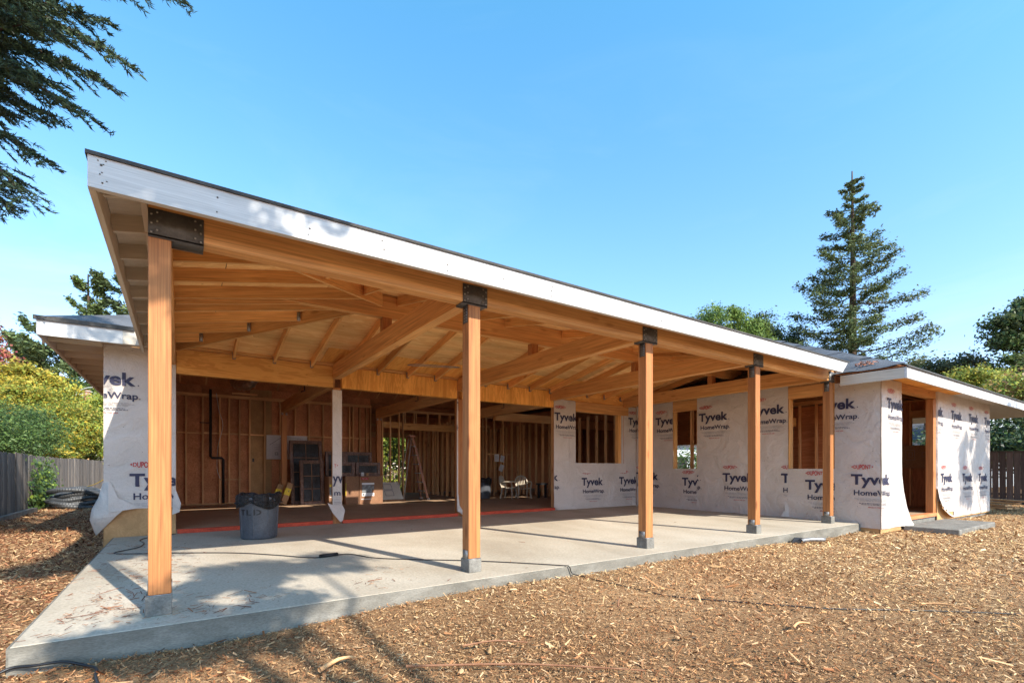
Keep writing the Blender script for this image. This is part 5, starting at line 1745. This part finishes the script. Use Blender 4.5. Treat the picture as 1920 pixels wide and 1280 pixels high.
# near conifer, whose sprays hang into the top left corner; trunk outside the frame
t = thing('overhanging_conifer', 'dark needled branches of a near conifer hanging into the top left corner', 'conifer', (-5.2, 11.2, -.2))
trunk_mesh(t, (-5.2, 11.2, -.3), (-5.0, 11.0, 14.5), .42, .12)
nb = [((-2.32, 9.43, 7.44), (-.6, 7.66, 6.1)), ((-2.39, 9.72, 7.05), (-.73, 7.99, 5.93)), ((-2.25, 9.14, 6.28), (-.9, 7.62, 5.27)), ((-2.43, 9.87, 6.32), (-1.29, 8.49, 5.56)),
      ((-2.5, 10.16, 7.77), (-.8, 8.4, 7.01)), ((-2.47, 10.01, 8.13), (.02, 7.68, 7.2)), ((-2.39, 9.72, 8.22), (-.54, 7.86, 7.3)), ((-2.32, 9.43, 5.67), (-1.42, 8.2, 4.86)),
      ((-2.25, 9.14, 5.18), (-1.5, 7.99, 4.25)), ((-2.36, 9.58, 5.02), (-1.76, 8.55, 4.28)), ((-2.61, 10.6, 7.35), (-1.33, 9.12, 6.69)), ((-2.18, 8.85, 6.71), (-1.09, 7.51, 6.01)),
      ((-2.4, 9.5, 8.9), (-.2, 8.0, 8.1)), ((-2.4, 10.5, 9.4), (-.6, 9.0, 8.8)), ((-2.6, 9.9, 6.7), (-1.4, 8.6, 6.1)), ((-2.5, 9.3, 7.2), (-1.2, 7.9, 6.6)), ((-2.6, 10.2, 7.0), (-1.5, 9.4, 6.5)),
      ((-2.7, 10.0, 6.9), (-1.7, 8.4, 6.5)), ((-2.6, 9.8, 7.3), (-1.5, 8.6, 6.9)), ((-2.5, 9.5, 6.1), (-1.6, 8.2, 5.9)), ((-2.6, 10.3, 6.3), (-1.9, 9.2, 5.8)), ((-2.5, 9.7, 7.9), (-1.3, 8.4, 7.4)), ((-2.7, 10.6, 8.1), (-1.6, 9.0, 7.3)), ((-2.4, 9.3, 6.4), (-1.5, 8.1, 6.4)),
      ((-1.6, 6.8, 7.8), (.3, 4.5, 6.75)), ((-1.8, 7.0, 7.6), (-.1, 4.9, 6.5)), ((-1.9, 6.6, 7.6), (-.6, 4.4, 6.7)), ((-1.2, 6.0, 8.0), (.5, 4.0, 7.1)), ((-1.8, 6.4, 7.3), (.1, 4.3, 6.9))]
P, A, N, Cc = [], [], [], []
for k, (a, b) in enumerate(nb):
    a, b = np.array(a), np.array(b)
    root = np.array([-5.0, 11.0, a[2] + .9])
    pts = smooth_path([tuple(root), tuple(a), tuple((a + b) / 2 + np.array([0, 0, .10])), tuple(b)], 6)
    tube('branch', pts, lambda g: .035 * (1 - g) + .004, 'bark', t, 6)
    d = (b - a)
    L = np.linalg.norm(d)
    d = d / L
    sd = np.cross(d, [0, 0, 1.0])
    sd /= np.linalg.norm(sd)
    nt_ = int(L * 19)
    for j in range(nt_):
        f = (j + .5) / nt_
        c = a + (b - a) * f + np.array([0, 0, .10 * 4 * f * (1 - f)])
        s = 1 if j % 2 else -1
        td = d * RNG.uniform(.55, .95) + sd * s * RNG.uniform(.25, .8) + np.array([0, 0, RNG.uniform(-.55, .15)])
        td /= np.linalg.norm(td)
        tl = RNG.uniform(.26, .60) * (1.15 - .6 * f)
        tube('twig', [tuple(c), tuple(c + td * tl * .6), tuple(c + td * tl + np.array([0, 0, -.02]))], .003, 'bark', t, 3) if j % 3 == 0 else None
        m = int(tl * 105)
        ff = RNG.random(m)
        pp = c + td * (tl * ff)[:, None]
        up = np.cross(td, [0, 0, 1.0]) + 1e-3
        up /= np.linalg.norm(up)
        sgn = np.where(RNG.random(m) < .5, -1, 1)[:, None]
        ax = td * RNG.uniform(.7, 1.1, (m, 1)) + up * sgn * RNG.uniform(.25, .7, (m, 1)) + RNG.normal(size=(m, 3)) * .18
        ax /= np.linalg.norm(ax, axis=1, keepdims=True)
        P.append(pp + ax * .045)
        A.append(ax)
        N.append(RNG.normal(size=(m, 3)) * .6 + np.array([0, 0, .7]))
        Cc.append(np.full(m, RNG.uniform(.6, 1.4)))
P, A, N, Cc = map(np.concatenate, (P, A, N, Cc))
link('needles', leaves_mesh('needles', P, N, .10 * RNG.uniform(.7, 1.25, len(P)), .17, palette_cols(len(P), [(.03, .055, .028), (.045, .08, .035), (.07, .10, .04), (.025, .045, .03)], Cc), 'needle', A), t)

# trees standing behind and beside the camera; they throw the dappled shade
def shade_tree(label, base, blobs, n, size, top, clumps):
    broad_tree('garden_tree', label, 'tree', base, blobs, n, size, DARK, top, .16, .5, clumps, .20, 'needle', hollow=.3)
shade_tree('leafy tree behind the camera shading the slab corner', (2.6, -6.5),
           [(2.15, -2.2, 5.7, .45, .55, .45), (1.75, -2.4, 5.0, .8, .45, .35), (.95, -1.9, 4.6, .8, .30, .22), (2.6, -2.6, 6.6, .45, .6, .4), (1.3, -1.2, 7.3, 1.1, .5, .45), (3.6, -4.2, 8.0, .6, .6, .4)], 12000, .12, (2.7, -5.5, 6.5), 70)
shade_tree('leafy tree out of frame at the right shading the wing wall', (24.0, -9.0),
           [(18.7, -6.2, 8.6, .7, .7, .8), (18.9, -6.4, 9.9, .5, .5, .5), (20.6, -5.2, 8.3, .8, .9, 1.1), (21.6, -6.8, 8.5, .9, .9, 1.0), (19.9, -6.2, 9.2, .7, .7, .7), (23.0, -5.0, 7.0, 1.3, 1.2, 1.5), (22.6, -8.0, 9.6, 1.2, 1.2, 1.0), (23.5, -3.5, 5.6, 1.2, 1.2, 1.2)], 17000, .16, (23.4, -7.5, 8), 100)

# poles and wires
t1 = tag(tube('utility_pole', [(-4.55, 38.0, -.3), (-4.53, 38.0, 2.5), (-4.5, 38.0, 5.7)], lambda g: .19 - .03 * g, 'pole', None, 12), 'brown timber pole wound with pale cables above the hedge', 'pole', 'timber poles by the side yard')
t2 = tag(tube('utility_pole', [(-3.9, 41.0, -.3), (-3.88, 41.0, 3), (-3.85, 41.0, 6.4)], lambda g: .17 - .02 * g, 'pole', None, 12), 'second timber pole, partly hidden by the low roof corner', 'pole', 'timber poles by the side yard')
tangle = thing('cable_tangle', 'tangle of pale cable loops hanging between the two timber poles', 'cable', (-4.2, 37.9, 5.0))
for k in range(7):
    rr_ = random.Random(k)
    pts = []
    c = (-4.3 + rr_.uniform(-.3, .5), 37.9 + rr_.uniform(-.2, .2), 5.0 + rr_.uniform(-.3, .4))
    R1 = rr_.uniform(.45, .9)
    ph = rr_.uniform(0, 6)
    for i in range(25):
        a = ph + 2 * math.pi * i / 24 * rr_.choice((1, 1)) * .8
        pts.append((c[0] + R1 * math.cos(a), c[1] + .3 * math.sin(a * .5), c[2] + R1 * .7 * math.sin(a)))
    tube('cable_loop', pts, .02, 'wire', tangle, 5)
for a, b, lab in (((-20, 60, 7.2), (-4.5, 38, 5.6), 'pale cable running up from the left hedge to the pole'), ((-30, 60, 12.5), (-3.8, 52, 9.9), 'higher thin cable crossing the pines at the left'), ((-22, 52, 5.6), (-4.5, 38.0, 4.6), 'lowest cable sagging towards the pole')):
    a, b = Vector(a), Vector(b)
    pts = [a.lerp(b, i / 14) - Vector((0, 0, .9 * math.sin(math.pi * i / 14))) for i in range(15)]
    tag(tube('overhead_cable', pts, .03, 'wire', None, 5), lab, 'cable')
o = lumber('guy_stake', (-3.3, 30.0, -.2), (-3.55, 30.2, 1.55), .06, .06, 'fir')
tag(o, 'thin leaning timber stake beside the far end of the coil', 'stake')
o = tube('yellow_rope', smooth_path([(-3.5, 29.0, .25), (-2.9, 27.0, .45), (-2.2, 25.5, .9)], 4), .015, 'yellow', None, 5)
tag(o, 'taut yellow rope slanting beside the stake', 'rope')

# neighbours' houses
t = thing('neighbour_house', 'pale low house beyond the yard seen through the wing window openings', 'house', (33, 23, -.2))
bx('wall', 28, 40, 22.5, 30, -.3, 2.9, 'stucco', t)
from_py('roof', [(27.4, 21.9, 2.9), (40.6, 21.9, 2.9), (40.6, 30.6, 2.9), (27.4, 30.6, 2.9), (30.5, 26.2, 4.6), (37.5, 26.2, 4.6)], [[0, 1, 5, 4], [1, 2, 5], [2, 3, 4, 5], [3, 0, 4], [3, 2, 1, 0]], 'felt', t)
for x in (29.5, 33.0, 36.5):
    f = bx('window', x, x + 1.3, 22.46, 22.499, .8, 2.0, 'label_white', t)
    bx('pane', x + .07, x + 1.23, 22.44, 22.459, .87, 1.93, 'glass', f)
t = thing('neighbour_house', 'grey roofed house glimpsed through the entry window opening', 'house', (46, 13.5, -.2))
bx('wall', 44, 52, 9, 17, -.3, 3.1, 'stucco', t)
from_py('roof', [(43.2, 8.3, 3.1), (52.8, 8.3, 3.1), (52.8, 17.7, 3.1), (43.2, 17.7, 3.1), (46.5, 13, 4.7), (49.5, 13, 4.7)], [[0, 1, 5, 4], [1, 2, 5], [2, 3, 4, 5], [3, 0, 4], [3, 2, 1, 0]], 'felt', t)
bx('window', 43.96, 43.999, 12.2, 13.6, .8, 2.0, 'glass', t)

# ------------------------------------------------------------------ WOOD CHIPS (stuff)
def chips(name, n, xy, zfun, Lr, asp, pal, lift=.012, tilt=.35, direction=None, scale_d=True, thick=.3, zone=False):
    x, y = xy[:, 0], xy[:, 1]
    n = len(x)
    d = np.hypot(x, y)
    L = RNG.uniform(Lr[0], Lr[1], n) * (np.clip(d / 5, .8, 2.6) ** .55 if scale_d else 1)
    L *= np.exp(RNG.normal(-.12, .38, n))
    w = L * RNG.uniform(asp[0], asp[1], n)
    az = RNG.uniform(0, 2 * np.pi, n)
    tl = RNG.normal(0, tilt, n)
    ro = RNG.normal(0, tilt * 1.6, n)
    A = np.stack([np.cos(az) * np.cos(tl), np.sin(az) * np.cos(tl), np.sin(tl)], 1)
    S = np.stack([-np.sin(az) * np.cos(ro), np.cos(az) * np.cos(ro), np.sin(ro)], 1)
    U = np.cross(A, S)
    P = np.stack([x, y, zfun(x, y) + lift * RNG.random(n) + np.abs(np.sin(tl)) * L * .4], 1)
    h = (w * thick)[:, None]
    a, s = A * (L / 2)[:, None], S * (w / 2)[:, None]
    tp = RNG.uniform(.4, 1, (n, 1))
    v = [P - a - s, P - a + U * h, P - a + s, P + a - s * tp, P + a * .92 + U * h, P + a * .85 + s * tp]
    vs = np.stack(v, 1).reshape(-1, 3)
    b = np.arange(n)[:, None] * 6
    fs = np.concatenate([b + np.array([0, 3, 4, 1]), b + np.array([1, 4, 5, 2])])
    cc = palette_cols(n, pal)
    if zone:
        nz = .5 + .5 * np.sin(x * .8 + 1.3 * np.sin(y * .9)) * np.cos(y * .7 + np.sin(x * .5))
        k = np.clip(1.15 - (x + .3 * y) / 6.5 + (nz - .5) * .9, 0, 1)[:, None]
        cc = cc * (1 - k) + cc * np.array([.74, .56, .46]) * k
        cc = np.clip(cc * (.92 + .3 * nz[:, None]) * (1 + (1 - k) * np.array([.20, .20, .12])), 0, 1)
    cols = np.repeat(cc, 6, 0)
    o = link(name, np_mesh(name, vs, fs, ['chips'], cols))
    o['kind'] = 'stuff'
    return o

def on_slab(x, y):
    return ((x > -.87) & (x < 11.2) & (y > 4.13) & (y < 9.95)) | ((x > 11.1) & (y > 3.78) & (x < 18.7)) | ((x > -1.0) & (x < 19) & (y > 9.8)) | ((x > 12.15) & (x < 14.7) & (y > 2.87) & (y < 3.85))
fx_, fy_ = .5618, .8273
def sample_ground(n, dmin, dmax, power):
    """points in the camera's wide surroundings, denser near it"""
    u = RNG.random(n)
    d = (dmin ** power + (dmax ** power - dmin ** power) * u) ** (1 / power)
    a = RNG.uniform(-1.02, 1.02, n) + math.atan2(fy_, fx_)
    x, y = d * np.cos(a), d * np.sin(a)
    k = ~on_slab(x, y)
    return np.stack([x[k], y[k]], 1)
CHIP = [(.40, .21, .10), (.28, .14, .065), (.50, .32, .16), (.58, .40, .22), (.62, .46, .28), (.14, .075, .04), (.44, .27, .13), (.52, .35, .18), (.36, .22, .12), (.32, .16, .08), (.56, .42, .26)]
REDC = [(.25, .10, .05), (.17, .07, .035), (.33, .155, .075), (.11, .05, .028), (.42, .24, .13)]
gfun = lambda x, y: gz(x, y)
xy = sample_ground(520000, 2.2, 24, .85)
right = xy[:, 0] > -.85
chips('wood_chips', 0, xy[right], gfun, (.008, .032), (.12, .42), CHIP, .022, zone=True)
xl = xy[~right]
chips('wood_chips', 0, xl, gfun, (.010, .04), (.10, .35), REDC + CHIP[2:4], .02)
# coarse pieces on top
xy = sample_ground(3600, 2.2, 14, 1.2)
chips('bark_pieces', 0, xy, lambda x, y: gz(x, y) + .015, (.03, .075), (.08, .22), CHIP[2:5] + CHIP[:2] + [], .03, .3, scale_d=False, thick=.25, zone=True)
# needle litter and twigs on the slab
def slab_pts(n):
    c1 = np.stack([RNG.normal(-.35, .35, n), RNG.uniform(4.2, 8.5, n)], 1)
    c2 = np.stack([RNG.uniform(-.8, 9, n // 5), RNG.uniform(4.2, 8.5, n // 5)], 1)
    cc = []
    for cx_, cy_, m in ((-.45, 4.75, 90), (-.3, 5.2, 60), (.15, 4.3, 50), (.45, 4.55, 60), (-.5, 8.6, 40), (1.55, 4.6, 30), (1.8, 5.0, 20), (-.2, 6.2, 50)):
        cc.append(np.stack([RNG.normal(cx_, .16, m), RNG.normal(cy_, .14, m)], 1))
    p = np.concatenate([c1, c2] + cc)
    return p[(p[:, 0] > -.83) & (p[:, 0] < 11) & (p[:, 1] > 4.17) & (p[:, 1] < 9.6)]
chips('leaf_litter', 0, slab_pts(520), lambda x, y: x * 0 + .002, (.02, .075), (.05, .13), [(.20, .085, .05), (.13, .055, .035), (.28, .13, .07), (.38, .21, .12)], .008, .12, scale_d=False, thick=.4)
chips('valley_leaves', 0, np.stack([RNG.normal(10.95, .07, 60), RNG.normal(3.98, .08, 60)], 1), lambda x, y: zq_l(x, y) + .07, (.03, .07), (.3, .5), [(.4, .16, .08), (.3, .12, .07)], .02, .3, scale_d=False)
